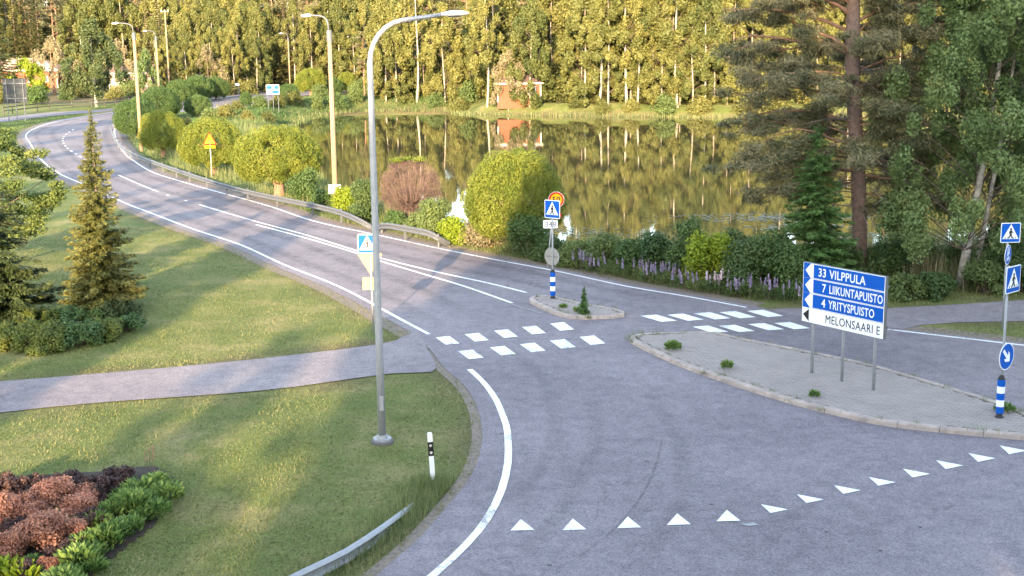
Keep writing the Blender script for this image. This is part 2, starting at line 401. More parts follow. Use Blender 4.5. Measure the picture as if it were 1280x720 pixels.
# ------------------------------------------------------------ mesh building
class MB:
    def __init__(s):
        s.v = []; s.f = []; s.n = 0

    def add(s, verts, faces):
        b = s.n
        s.v.extend([tuple(float(c) for c in q) for q in verts]); s.n += len(verts)
        s.f.extend([tuple(b + i for i in f) for f in faces])
        return s

    def box(s, c, d, rz=0.0):
        x, y, z = d[0] / 2, d[1] / 2, d[2] / 2
        cs, sn = math.cos(rz), math.sin(rz)
        vs = []
        for k in (-z, z):
            for (i, j) in ((-x, -y), (x, -y), (x, y), (-x, y)):
                vs.append((c[0] + i * cs - j * sn, c[1] + i * sn + j * cs, c[2] + k))
        return s.add(vs, [(3, 2, 1, 0), (4, 5, 6, 7), (0, 1, 5, 4), (1, 2, 6, 5), (2, 3, 7, 6), (3, 0, 4, 7)])

    def tube(s, pts, radii, sides=8, caps=True):
        pts = [Vector(p) for p in pts]
        if not hasattr(radii, '__len__'):
            radii = [radii] * len(pts)
        vs = []; prev = None
        for i, p in enumerate(pts):
            d = (pts[min(i + 1, len(pts) - 1)] - pts[max(i - 1, 0)])
            if d.length < 1e-9: d = Vector((0, 0, 1))
            d.normalize()
            if prev is None:
                a = Vector((1, 0, 0)) if abs(d.x) < 0.9 else Vector((0, 1, 0))
                u = d.cross(a).normalized()
            else:
                u = (prev - d * prev.dot(d)).normalized()
            prev = u
            v = d.cross(u)
            for k in range(sides):
                a = 2 * math.pi * k / sides
                vs.append(p + (u * math.cos(a) + v * math.sin(a)) * radii[i])
        fs = []
        for i in range(len(pts) - 1):
            for k in range(sides):
                k2 = (k + 1) % sides
                fs.append((i * sides + k, i * sides + k2, (i + 1) * sides + k2, (i + 1) * sides + k))
        if caps:
            fs.append(tuple(range(sides - 1, -1, -1)))
            fs.append(tuple((len(pts) - 1) * sides + k for k in range(sides)))
        return s.add(vs, fs)

    def prism(s, outline, z0, z1, top=None):
        """outline of (x,y); top may be an inset outline"""
        n = len(outline); top = top or outline
        vs = [(p[0], p[1], z0) for p in outline] + [(p[0], p[1], z1) for p in top]
        fs = [(i, (i + 1) % n, n + (i + 1) % n, n + i) for i in range(n)]
        for tri in tessellate_polygon([[Vector((p[0], p[1], 0)) for p in top]]):
            a, b, c = [Vector((*top[i][:2], 0)) for i in tri]
            t = tri if (b - a).cross(c - a).z > 0 else tri[::-1]
            fs.append(tuple(n + i for i in t)); 
        return s.add(vs, fs)

    def plate(s, outline, y0, y1):
        """flat shape drawn in x,z, from depth y0 (front, towards -y) to y1"""
        n = len(outline)
        vs = [(p[0], y0, p[1]) for p in outline] + [(p[0], y1, p[1]) for p in outline]
        fs = [(i, (i + 1) % n, n + (i + 1) % n, n + i) for i in range(n)]
        for tri in tessellate_polygon([[Vector((p[0], p[1], 0)) for p in outline]]):
            fs.append(tuple(tri)); fs.append(tuple(n + i for i in tri[::-1]))
        return s.add(vs, fs)

    def mesh(s, name, m, smooth=False):
        me = bpy.data.meshes.new(name)
        me.from_pydata(s.v, [], s.f)
        me.materials.append(m)
        if smooth:
            me.polygons.foreach_set('use_smooth', [True] * len(me.polygons))
        me.update()
        return me


def link(name, me, parent=None, loc=None, **props):
    o = bpy.data.objects.new(name, me)
    C.objects.link(o)
    if parent is not None: o.parent = parent
    if loc is not None: o.location = loc
    for k, v in props.items():
        o[k] = v
    return o


def thing(name, label, cat, loc=(0, 0, 0), rotz=0, group=None):
    o = bpy.data.objects.new(name, None)
    C.objects.link(o); o.location = loc; o.rotation_euler = (0, 0, rotz)
    o['label'] = label; o['category'] = cat
    if group: o['group'] = group
    return o


def copy_tree(root, loc, rotz=0.0, scale=1.0, label=None, group=None):
    r = root.copy(); C.objects.link(r); r.location = loc; r.rotation_euler = (0, 0, rotz)
    r.scale = scale if hasattr(scale, '__len__') else (scale,) * 3
    if label: r['label'] = label
    if group: r['group'] = group
    for ch in list(root.children):
        c = ch.copy(); C.objects.link(c); c.parent = r
        for g in ch.children:
            d = g.copy(); C.objects.link(d); d.parent = c
    return r


def sheet(poly, z, name, m, parent=None, **props):
    n = len(poly)
    vs = [(p[0], p[1], z) for p in poly]
    fs = []
    for tri in tessellate_polygon([[Vector((p[0], p[1], 0)) for p in poly]]):
        a, b, c = [Vector((poly[i][0], poly[i][1], 0)) for i in tri]
        fs.append(tri if (b - a).cross(c - a).z > 0 else tri[::-1])
    return link(name, MB().add(vs, fs).mesh(name, m), parent, **props)


def ribbon(line, w, z, name, m, parent=None, **props):
    a = offset_line(line, w / 2); b = offset_line(line, -w / 2)
    vs = [(p[0], p[1], z) for p in a] + [(p[0], p[1], z) for p in b]
    n = len(a)
    fs = [(i, n + i, n + i + 1, i + 1) for i in range(n - 1)]
    return link(name, MB().add(vs, fs).mesh(name, m), parent, **props)


# ---- leaves: arrays of small rhombic faces
def unit(a):
    return a / (np.linalg.norm(a, axis=1)[:, None] + 1e-9)


def leaf_mesh(name, m, parts, extra=None):
    """parts: list of (centers, udir, vdir, lu, lv, tint)"""
    V = []; T = []
    for (c, u, v, lu, lv, tint) in parts:
        lu = np.broadcast_to(np.asarray(lu, float), (len(c),))[:, None]; lv = np.broadcast_to(np.asarray(lv, float), (len(c),))[:, None]
        q = np.stack([c - u * lu, c + v * lv - u * lu * 0.1, c + u * lu, c - v * lv - u * lu * 0.1], 1)
        V.append(q.reshape(-1, 3)); T.append(np.repeat(np.clip(tint, 0, 1), 4))
    V = np.concatenate(V); T = np.concatenate(T)
    nf = len(V) // 4
    me = bpy.data.meshes.new(name)
    me.vertices.add(len(V)); me.vertices.foreach_set('co', V.astype(np.float32).ravel())
    me.loops.add(nf * 4); me.loops.foreach_set('vertex_index', np.arange(nf * 4, dtype=np.int32))
    me.polygons.add(nf)
    me.polygons.foreach_set('loop_start', np.arange(0, nf * 4, 4, dtype=np.int32))
    me.polygons.foreach_set('loop_total', np.full(nf, 4, np.int32))
    at = me.attributes.new('tint', 'FLOAT', 'POINT'); at.data.foreach_set('value', T.astype(np.float32))
    me.materials.append(m)
    me.update(calc_edges=True)
    return me


def rdir(n):
    return unit(rng.normal(size=(n, 3)))


def perp(u):
    r = rdir(len(u))
    return unit(np.cross(u, r))


def lobes_leaves(lobes, n, size, shell=0.35, aspect=0.55, up=0.0, droop=0.0, vary=0.25):
    """leaves spread through ellipsoid lobes (x,y,z,rx,ry,rz), most near their skins"""
    L = np.array(lobes, float)
    wgt = (L[:, 3] * L[:, 5]); wgt = wgt / wgt.sum()
    k = rng.choice(len(L), n, p=wgt)
    d = rdir(n)
    r = 1 - rng.random(n) ** 1.5 * shell
    c = L[k, :3] + d * L[k, 3:6] * r[:, None]
    nrm = unit(d + rng.normal(size=(n, 3)) * 0.7 + np.array([0, 0, up]))
    u = perp(nrm); u[:, 2] -= droop; u = unit(u)
    v = unit(np.cross(nrm, u))
    s = size * (0.7 + 0.6 * rng.random(n))
    lobet = rng.random(len(L))[k]
    tint = 0.5 + (rng.random(n) - 0.5) * vary * 2 * 0.8 + (lobet - 0.5) * 0.6
    return (c, u, v, s, s * aspect, tint)


def trunk_mb(mb, base, top, r0, r1, bend=0.3, seg=7, sides=8, flare=1.25):
    b = Vector(base); t = Vector(top)
    ph = random.random() * 6.28
    pts = []; rs = []
    for i in range(seg + 1):
        s = i / seg
        o = Vector((math.cos(ph), math.sin(ph), 0)) * math.sin(s * math.pi) * bend + Vector((math.sin(ph * 2), math.cos(ph * 3), 0)) * math.sin(s * 2 * math.pi) * bend * 0.4
        pts.append(b.lerp(t, s) + o)
        rs.append((r0 + (r1 - r0) * s) * (flare if i == 0 else 1))
    mb.tube(pts, rs, sides)
    return pts


def make_tree(name, label, cat, foliage, trunk, loc=(0, 0, 0), group=None, crown='crown'):
    t = thing(name, label, cat, loc, 0, group)
    if trunk is not None: link('trunk', trunk, t)
    link(crown, foliage, t)
    return t


def birch_meshes(h, r, n, size, seedv, z0=0.18, mleaf='f_birch', bark='birch', lean=0.0, lobn=46, tr=0.012, lob=0.85):
    random.seed(seedv)
    tb = MB()
    top = (lean + random.uniform(-.3, .3), random.uniform(-.3, .3), h * 0.95)
    pts = trunk_mb(tb, (0, 0, -0.3), top, h * tr, h * 0.002, bend=h * 0.015)
    nf0 = len(tb.f)
    lobes = []
    for i in range(lobn):
        s = z0 + (1 - z0) * ((i + random.random()) / lobn)
        prof = r * (math.sin(min(1, (s - z0 + 0.08) / (1 - z0)) ** 0.75 * math.pi) ** 0.6) + 0.12 * r
        a = random.random() * 6.283; q = prof * (0.35 + 0.65 * math.sqrt(random.random()))
        tx = top[0] * s
        x, y, z = tx + math.cos(a) * q, math.sin(a) * q, s * h
        k = random.uniform(0.55, 1.1) * lob
        lobes.append((x, y, z, k * 0.8, k * 0.8, k * 1.25))
        if i % 2 == 0 and q > 0.5:
            zz = max(z - q * 0.7, h * 0.1)
            tb.tube([(tx * zz / z if z else 0, 0, zz), (tx + math.cos(a) * q * 0.55, math.sin(a) * q * 0.55, (zz + z) / 2 + 0.2), (x, y, z)], [h * 0.0022, h * 0.0013, 0.008], 4, caps=False)
    lf = leaf_mesh('birch_crown', M[mleaf], [lobes_leaves(lobes, n, size, shell=0.75, droop=0.6)])
    tm = tb.mesh('birch_trunk', M[bark], True)
    if bark in ('birch', 'grbirch'):
        tm.materials.append(M['bark'])
        tm.polygons.foreach_set('material_index', [0 if i < nf0 else 1 for i in range(len(tm.polygons))])
    return lf, tm


def spruce_meshes(h, r, seedv, mleaf='f_spruce', dens=1.0, size=0.2, z0=0.03, slim=1.0, whorl=None, tb_r=0.014, rough_len=0.3, pexp=0.85):
    random.seed(seedv)
    tb = MB(); trunk_mb(tb, (0, 0, -0.3), (0, 0, h * 0.97), h * tb_r, 0.01, bend=0.05)
    whorls = whorl or int(h * 3.2)
    cs = []; us = []; vs = []; ls = []; ti = []
    for k in range(whorls):
        t = k / (whorls - 1)
        z = h * (z0 + (0.985 - z0) * t)
        base = r * ((1 - t) ** pexp) * slim + 0.05
        nb = int(5 + 5 * (1 - t)) + random.randint(0, 2)
        for b in range(nb):
            a = random.random() * 6.283
            ln = base * (1 - rough_len + rough_len * 1.3 * random.random())
            drop = ln * random.uniform(0.15, 0.4) * (1 - 0.5 * t)
            d = np.array([math.cos(a), math.sin(a), 0]); side = np.array([-d[1], d[0], 0])
            m = max(5, int(ln / size * 5.5 * dens))
            s = rng.random(m) ** 0.75
            lat = (rng.random(m) - 0.5) * ln * 0.55 * (1.15 - s)
            p = np.outer(s * ln, d) + np.outer(lat, side)
            p[:, 2] = z - drop * s ** 1.2 + 0.12 * ln * s ** 3 - np.abs(lat) * 0.3 + rng.normal(0, 0.03, m)
            u = d[None] + side[None] * np.sign(lat)[:, None] * 0.7 + rng.normal(0, 0.25, (m, 3)); u[:, 2] -= 0.25
            u = unit(u)
            nn = rng.normal(0, 0.45, (m, 3)); nn[:, 2] += 1
            v = unit(np.cross(unit(nn), u))
            cs.append(p); us.append(u); vs.append(v)
            ls.append(size * (0.6 + 0.7 * rng.random(m)) * (0.55 + 0.45 * (1 - t)))
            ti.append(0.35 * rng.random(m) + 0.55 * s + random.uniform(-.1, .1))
            if ln > 0.8 and b % 2 == 0:
                tb.tube([(0, 0, z), tuple(d * ln * 0.8 + np.array([0, 0, z - drop * 0.8]))], [0.02, 0.006], 3, caps=False)
    c = np.concatenate(cs); u = np.concatenate(us); v = np.concatenate(vs); l = np.concatenate(ls)
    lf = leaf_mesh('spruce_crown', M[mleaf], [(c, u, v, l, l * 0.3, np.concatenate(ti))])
    return lf, tb.mesh('spruce_trunk', M['bark'], True)


def pine_far_meshes(h, r, seedv, n=5000, size=0.22):
    random.seed(seedv)
    tb = MB(); trunk_mb(tb, (0, 0, -0.3), (0.2, 0, h * 0.95), h * 0.013, 0.03, bend=0.25)
    lobes = []
    for i in range(30):
        s = 0.42 + 0.58 * (i + random.random()) / 30
        a = random.random() * 6.283; q = r * (0.4 + 0.6 * random.random()) * (1.1 - 0.75 * (s - 0.42))
        lobes.append((math.cos(a) * q, math.sin(a) * q, s * h, random.uniform(.6, 1.1), random.uniform(.6, 1.1), random.uniform(.3, .5)))
        tb.tube([(0.1, 0, s * h - q * 0.35), (math.cos(a) * q, math.sin(a) * q, s * h)], [0.07, 0.02], 4, caps=False)
    lf = leaf_mesh('pine_crown', M['f_pine'], [lobes_leaves(lobes, n, size, shell=0.9, aspect=0.25, up=0.4)])
    return lf, tb.mesh('pine_trunk', M['pineor'], True)


def dome_meshes(w_, h_, n, size, seedv, mleaf='f_willow', lobn=90, lob=0.62, trunk_h=0.25, bark='bark', trunk_r=0.2, aspect=0.5, stems=4):
    """clipped willow: dome of round lobes on a short stout trunk"""
    random.seed(seedv)
    lobes = []
    R = w_ / 2 - lob * 0.7
    zc = h_ * (trunk_h + (1 - trunk_h) * 0.38)
    ru = h_ - zc - lob * 0.6; rd = (zc - h_ * trunk_h) * 0.9
    for i in range(lobn):
        z = 1 - 1.8 * (i + 0.5) / lobn
        a = i * 2.39996 + random.uniform(-.25, .25)
        q = math.sqrt(max(0, 1 - z * z))
        j = random.uniform(0.9, 1.03)
        k = lob * random.uniform(0.62, 0.95)
        lobes.append((math.cos(a) * q * R * j, math.sin(a) * q * R * j, zc + z * (ru if z > 0 else rd) * j, k, k, k * 0.92))
    tb = MB()
    for i in range(stems):
        a = i * 6.283 / stems + random.random()
        e = Vector((math.cos(a) * R * 0.55, math.sin(a) * R * 0.55, zc + 0.2))
        tb.tube([(0.0, 0, 0.5), (e.x * 0.35, e.y * 0.35, zc * 0.6), e], [trunk_r * 0.55, trunk_r * 0.4, 0.04], 6, caps=False)
        for j in range(3):
            e2 = e + Vector((random.uniform(-1, 1), random.uniform(-1, 1), random.uniform(0, .8))) * R * 0.35
            tb.tube([e * 0.7 + Vector((0, 0, zc * 0.2)), e2], [trunk_r * 0.25, 0.015], 4, caps=False)
    tb.tube([(0, 0, -0.3), (0, 0, 0.2), (0.03, 0, h_ * trunk_h + 0.2)], [trunk_r * 1.4, trunk_r, trunk_r * 0.8], 9)
    lf = leaf_mesh('willow_crown', M[mleaf], [lobes_leaves(lobes, n, size, shell=0.16, aspect=aspect, vary=0.25)])
    return lf, tb.mesh('willow_trunk', M[bark], True)


def shrub_meshes(w_, h_, n, size, seedv, mleaf='f_shrub', lobn=26, aspect=0.5, stems=True, up=0.1, zlow=0.1):
    random.seed(seedv)
    lobes = []
    for i in range(lobn):
        a = random.random() * 6.283
        z = zlow + (1 - zlow) * random.random() ** 0.8
        q = math.sqrt(random.random()) * (w_ / 2) * math.sqrt(max(0.05, 1 - (z - 0.3) ** 2 * 1.6)) * 0.85
        k = random.uniform(0.16, 0.3) * min(w_, h_ * 1.2)
        lobes.append((math.cos(a) * q, math.sin(a) * q, z * (h_ - k * 0.8), k, k, k))
    tb = MB()
    for l in lobes[:14]:
        tb.tube([(l[0] * 0.1, l[1] * 0.1, -0.1), (l[0] * 0.6, l[1] * 0.6, l[2] * 0.5), l[:3]], [0.025, 0.018, 0.006], 4, caps=False)
    lf = leaf_mesh('shrub_foliage', M[mleaf], [lobes_leaves(lobes, n, size, shell=0.9, aspect=aspect, up=up)])
    return lf, tb.mesh('shrub_stems', M['bark'], True)


def blades(name, m, pts, h, wd, lean=0.3, tint=None):
    """grass blades: one bent triangle pair each"""
    n = len(pts)
    a = rng.random(n) * 6.283
    d = np.stack([np.cos(a), np.sin(a), np.zeros(n)], 1)
    b = np.stack([-np.sin(a), np.cos(a), np.zeros(n)], 1)
    hh = (np.asarray(h) * (0.6 + 0.7 * rng.random(n)))[:, None] if np.ndim(h) == 0 else h[:, None]
    ww = np.broadcast_to(np.asarray(wd, float), (n,))[:, None]
    ln = rng.random(n)[:, None] * lean * hh
    up = np.array([[0, 0, 1.0]])
    v0 = pts - d * ww / 2; v1 = pts + d * ww / 2
    v2 = pts + up * hh + b * ln
    V = np.stack([v0, v1, v2], 1).reshape(-1, 3)
    me = bpy.data.meshes.new(name)
    me.vertices.add(n * 3); me.vertices.foreach_set('co', V.astype(np.float32).ravel())
    me.loops.add(n * 3); me.loops.foreach_set('vertex_index', np.arange(n * 3, dtype=np.int32))
    me.polygons.add(n); me.polygons.foreach_set('loop_start', np.arange(0, n * 3, 3, dtype=np.int32))
    me.polygons.foreach_set('loop_total', np.full(n, 3, np.int32))
    T = rng.random(n) if tint is None else np.clip(tint, 0, 1)
    at = me.attributes.new('tint', 'FLOAT', 'POINT'); at.data.foreach_set('value', np.repeat(T, 3).astype(np.float32))
    me.materials.append(m); me.update(calc_edges=True)
    return me


def vnoise(X, Y, sc, seed=0):
    """cheap smooth value noise"""
    g = np.random.default_rng(seed).random((64, 64))
    x = X / sc; y = Y / sc
    xi = np.floor(x).astype(int); yi = np.floor(y).astype(int)
    fx = x - xi; fy = y - yi
    fx = fx * fx * (3 - 2 * fx); fy = fy * fy * (3 - 2 * fy)
    a = g[xi % 64, yi % 64]; b_ = g[(xi + 1) % 64, yi % 64]; c = g[xi % 64, (yi + 1) % 64]; d = g[(xi + 1) % 64, (yi + 1) % 64]
    return (a * (1 - fx) + b_ * fx) * (1 - fy) + (c * (1 - fx) + d * fx) * fy


# ============================================================ THE SETTING
WATER_Z = -1.5
# white edge line on the lake side, from far to near right
lineA = smooth(PL([(450, 108), (415, 114), (379, 118.5), (351, 123.5), (320, 130), (270, 134.5), (229, 139), (190, 143), (160, 148), (147, 156), (143, 166), (148, 180), (158, 194), (167, 201), (190, 215), (230, 228), (272, 240), (300, 247.5), (340, 259), (394, 277), (472, 294), (545, 310), (620, 325), (700, 340), (780, 357.5), (860, 371), (933, 384.5)]), 1.0)
# white edge line on the lawn side
lineB = smooth(PL([(440, 104), (400, 109), (351, 115.5), (307, 121), (270, 125.5), (229, 129), (180, 135), (130, 142), (111, 145), (75, 151), (50, 158), (33, 168), (38, 180), (52, 200), (74, 217), (113, 234), (159, 255), (185, 265), (240, 286), (300, 306), (355, 331), (425, 359), (502, 400), (536, 418)]), 1.0)
edgeA = offset_line(lineA, 0.0)
ed_A = offset_line(lineA, 0.45)
ed_B = offset_line(lineB, -0.45)
# main road asphalt
right_A = [np.array(P(a, b)) for a, b in [(985, 392), (1110, 409.5), (1280, 429), (1500, 456), (2000, 515)]]
right_B = [np.array(P(a, b)) for a, b in [(2000, 760), (1280, 540), (1000, 480), (790, 432), (560, 428), (525, 420)]]
road_poly = [tuple(q[:2]) for q in ed_A] + [tuple(q[:2]) for q in right_A] + [tuple(q[:2]) for q in right_B] + [tuple(q[:2]) for q in ed_B[::-1][4:]]
road = sheet(road_poly, 0.0, 'road', M['road'], kind='structure')
# side road: left kerbless edge
edge_side = smooth(PL([(500, 408), (520, 420), (540, 440), (548, 452), (560, 464), (582, 484), (596, 508), (602, 532), (602, 556), (591, 591), (560, 632), (520, 676), (471, 719), (420, 765)]), 0.5)
side_poly = [tuple(q[:2]) for q in edge_side] + [(-9, 12), (-11, 0), (-12, -30), (4, -30), (7, 0), (12, 12), (22, 20), (60, 34)] + \
    [tuple(P(a, b)[:2]) for a, b in [(2000, 720), (1500, 560), (1280, 505), (1000, 445), (840, 424), (785, 424), (700, 424), (600, 422), (545, 417)]]
side_road = sheet(side_poly, 0.004, 'side_road', M['side'], kind='structure')
# left footpath
pt = smooth(PL([(-120, 487), (0, 477), (155, 464.5), (320, 449), (471, 431), (502, 422), (522, 414)]), 1.0)
pb = smooth(PL([(545, 455), (540, 465), (489, 467), (409, 478), (320, 489), (117, 504), (0, 516), (-120, 530)]), 1.0)
path_poly = [tuple(q[:2]) for q in pt] + [tuple(q[:2]) for q in pb]
footpath = sheet(path_poly, 0.008, 'footpath', M['path'], kind='structure')
# right footpath beyond the crossing
rp = [tuple(P(a, b)[:2]) for a, b in [(962, 386), (1010, 385), (1110, 385), (1200, 380), (1280, 375), (1450, 364), (1480, 388), (1280, 401), (1200, 402.5), (1150, 406), (1128, 411), (1000, 397)]]
sheet(rp, -0.004, 'footpath_far', M['path'], kind='structure')
# far path on the outside of the bend
fpa = smooth(PL([(-80, 154), (0, 147), (62, 140.5), (115, 137.5), (139, 135.5), (180, 130), (229, 125), (270, 121.5), (300, 118), (345, 113.5)]), 3)
fpb = smooth(PL([(348, 115), (300, 120), (270, 123.5), (229, 127.5), (180, 132.5), (139, 138.5), (115, 141), (62, 145), (0, 152.5), (-80, 161)]), 3)
far_path = [tuple(q[:2]) for q in fpa + fpb]
sheet(far_path, 0.002, 'footpath_outer', M['path'], kind='structure')
# gravel shoulders
for ln, off in ((lineA, 0.45 + 0.25), (lineB, -0.45 - 0.1)):
    ribbon(offset_line(ln, off), .8, -0.012, 'gravel_shoulder', M['gravel'], kind='structure')
ribbon(offset_line(edge_side, -0.1), 0.32, -0.010, 'gravel_shoulder', M['gravel'], kind='structure')
ribbon(right_A and [np.array(P(a, b)) for a, b in [(1128, 411), (1200, 418), (1280, 428), (1500, 455), (2000, 514)]], 1.3, -0.014, 'gravel_shoulder', M['gravel'], kind='structure')

# lake outline at water level
lake = [P(a, b, WATER_Z) for a, b in [(362, 160), (368, 152), (385, 146), (420, 141.5), (470, 138.5), (530, 138), (570, 139), (578, 143), (610, 143.5), (700, 145), (900, 147), (1110, 146), (1280, 145)]]
lake += [Vector((120, 176, WATER_Z)), Vector((150, 120, WATER_Z)), Vector((95, 68, WATER_Z))]
lake += [P(a, b, WATER_Z) for a, b in [(1420, 322), (1280, 322), (1170, 324), (1060, 330), (960, 336), (860, 338), (780, 334), (700, 322), (620, 304), (540, 284), (470, 262), (415, 234), (385, 200), (370, 175)]]
lake = [(q[0], q[1]) for q in smooth([np.array(v) for v in lake], 3.0, closed=True)]


def terrain_z(X, Y):
    ins = inside(lake, X, Y)
    d = dist(lake, X, Y)
    land = -0.03 + (-1.55) * (1 - sstep(0.0, 4.6, d)) 
    z = np.where(ins, WATER_Z - 0.1 - np.minimum(d, 4) * 0.35, np.maximum(land, WATER_Z - 0.1 + 0 * d))
    hill = np.clip(Y - 186, 0, 400) * 0.012 * sstep(-32, -8, X) + np.clip(Y - 285, 0, 400) * 0.06 * (1 - sstep(-32, -8, X))
    z = z + hill
    return z


# undulation only away from pavement
allpav = [road_poly, side_poly, path_poly, rp, far_path]


def pave_dist(X, Y):
    d = np.full(X.shape, 1e9)
    for p in allpav:
        i = inside(p, X, Y)
        q = dist(p, X, Y)
        d = np.minimum(d, np.where(i, 0, q))
    return d


def axis(segs):
    out = [segs[0][0]]
    for a, b, st0, st1 in segs:
        x = a
        while x < b - 1e-6:
            f = (x - a) / (b - a)
            x += st0 + (st1 - st0) * f
            out.append(min(x, b))
    return np.array(sorted(set(np.round(out, 3))))


xs = np.concatenate([-axis([(34, 70, 1.0, 2.0), (70, 200, 2, 8), (200, 2500, 20, 300)])[::-1], np.arange(-33.3, 34, 0.7), axis([(34, 70, 1.0, 2.0), (70, 200, 2, 8), (200, 2500, 20, 300)])])
ys = np.concatenate([np.array([-400, -200, -100, -60, -30, -10, 0, 6, 12]), axis([(16, 100, 0.7, 1.0), (100, 260, 1.2, 2.5), (260, 3500, 6, 300)])])
GX, GY = np.meshgrid(xs, ys)
GZ = terrain_z(GX, GY)
pd_ = pave_dist(GX, GY)
und = (vnoise(GX + 500, GY + 500, 9, 3) - 0.5) * 0.5 + (vnoise(GX + 500, GY + 500, 3.2, 4) - 0.5) * 0.14
GZ = GZ + und * sstep(0.8, 5, pd_) * (dist(lake, GX, GY) > 0.4)
GZ = np.where(pd_ < 0.75, -0.02, GZ)


def ground_z(x, y):
    """height of the sheet at one point"""
    i = int(np.clip(np.searchsorted(xs, x) - 1, 0, len(xs) - 2)); j = int(np.clip(np.searchsorted(ys, y) - 1, 0, len(ys) - 2))
    fx = (x - xs[i]) / (xs[i + 1] - xs[i]); fy = (y - ys[j]) / (ys[j + 1] - ys[j])
    return float((GZ[j, i] * (1 - fx) + GZ[j, i + 1] * fx) * (1 - fy) + (GZ[j + 1, i] * (1 - fx) + GZ[j + 1, i + 1] * fx) * fy)


def ground_zs(X, Y):
    i = np.clip(np.searchsorted(xs, X) - 1, 0, len(xs) - 2); j = np.clip(np.searchsorted(ys, Y) - 1, 0, len(ys) - 2)
    fx = (X - xs[i]) / (xs[i + 1] - xs[i]); fy = (Y - ys[j]) / (ys[j + 1] - ys[j])
    return (GZ[j, i] * (1 - fx) + GZ[j, i + 1] * fx) * (1 - fy) + (GZ[j + 1, i] * (1 - fx) + GZ[j + 1, i + 1] * fx) * fy


nx, ny = len(xs), len(ys)
me = bpy.data.meshes.new('ground')
V = np.stack([GX, GY, GZ], -1).reshape(-1, 3)
ii = (np.arange(ny - 1)[:, None] * nx + np.arange(nx - 1)[None]).ravel()
F = np.stack([ii, ii + 1, ii + nx + 1, ii + nx], 1)
me.vertices.add(len(V)); me.vertices.foreach_set('co', V.astype(np.float32).ravel())
me.loops.add(F.size); me.loops.foreach_set('vertex_index', F.astype(np.int32).ravel())
me.polygons.add(len(F)); me.polygons.foreach_set('loop_start', np.arange(0, F.size, 4, dtype=np.int32))
me.polygons.foreach_set('loop_total', np.full(len(F), 4, np.int32))
me.polygons.foreach_set('use_smooth', np.ones(len(F), bool))
ld = dist(lake, GX, GY)
soil = np.maximum(1 - sstep(0.4, 2.2, ld), 0.8 * sstep(190, 215, GY)) + 0.9 * (1 - sstep(0.5, 1.1, pd_)) * vnoise(GX + 90, GY + 90, 1.7, 8)
at = me.attributes.new('soil', 'FLOAT', 'POINT'); at.data.foreach_set('value', np.clip(soil, 0, 1).astype(np.float32).ravel())
me.materials.append(M['ground']); me.update(calc_edges=True)
link('ground', me, kind='structure')
link('lake_water', MB().add([(-45, 50, WATER_Z), (150, 50, WATER_Z), (150, 186, WATER_Z), (-45, 186, WATER_Z)], [(0, 1, 2, 3)]).mesh('lake_water', M['water']), kind='structure')

# ---- painted markings, children of the road they lie on
PZ = 0.012


def mark_line(pix, wd, name='edge_line', parent=None, z=PZ, m='paint', world=None):
    ln = world if world is not None else smooth(PL(pix), 0.8)
    return ribbon(ln, wd, z, name, M[m], parent or road)


mark_line(None, 0.14, world=lineA)
mark_line(None, 0.14, world=lineB)
mark_line([(1110, 412), (1190, 421.5), (1280, 432), (1500, 459)], 0.15)
ctr = smooth(PL([(92, 162), (84, 167), (79, 172), (79, 178), (84, 185), (94, 192), (109, 201), (128, 210), (148, 219), (198, 240), (249, 256), (320, 277), (383, 294), (450, 315), (480, 324), (545, 340), (610, 354), (658, 366)]), 0.5)
# dashed from the bend to the straight, then solid
L = 0
acc = [0]
for i in range(1, len(ctr)): acc.append(acc[-1] + float(np.linalg.norm(ctr[i] - ctr[i - 1])))
acc = np.array(acc)


def sub(line, acc, a, b):
    m = [line[i] for i in range(len(line)) if a <= acc[i] <= b]
    return m


d148 = acc[min(range(len(ctr)), key=lambda i: np.linalg.norm(ctr[i] - np.array(P(148, 219))))]
d198 = acc[min(range(len(ctr)), key=lambda i: np.linalg.norm(ctr[i] - np.array(P(198, 240))))]
d249 = acc[min(range(len(ctr)), key=lambda i: np.linalg.norm(ctr[i] - np.array(P(249, 256))))]
s = 0
while s < d148 - 3:
    q = sub(ctr, acc, s, s + 1.6)
    if len(q) > 1: mark_line(None, 0.16, 'lane_dash', world=q)
    s += 3.2
mark_line(None, 0.13, 'centre_line', world=sub(ctr, acc, d148, d198))
s = d198 + 1.5
while s < d249 - 1:
    q = sub(ctr, acc, s, s + 1.0)
    if len(q) > 1: mark_line(None, 0.13, 'lane_dash', world=q)
    s += 3.5
mark_line(None, 0.14, 'centre_line', world=sub(ctr, acc, d249, 1e9))
mark_line([(320, 281), (383, 298), (450, 318), (480, 328), (530, 343), (580, 358), (640, 379)], 0.14, 'centre_line')
mark_line([(640, 381), (660, 387), (678, 392)], 0.07, 'lane_dash', m='oldpaint')
mark_line([(587, 462), (598, 472), (609, 484), (620, 500), (627, 516), (633, 533), (635, 550), (635, 578), (627, 613), (609, 649), (582, 682), (542, 719), (480, 768)], 0.17, 'edge_line', parent=side_road, z=0.014)


def quad_mark(pts, name, parent, z=PZ, m='paint'):
    vs = [(q[0], q[1], z) for q in (P(a, b) for a, b in pts)]
    a, b, c = Vector(vs[0]), Vector(vs[1]), Vector(vs[2])
    f = tuple(range(len(vs)))
    if (b - a).cross(c - a).z < 0: f = f[::-1]
    return link(name, MB().add(vs, [f]).mesh(name, M[m]), parent)


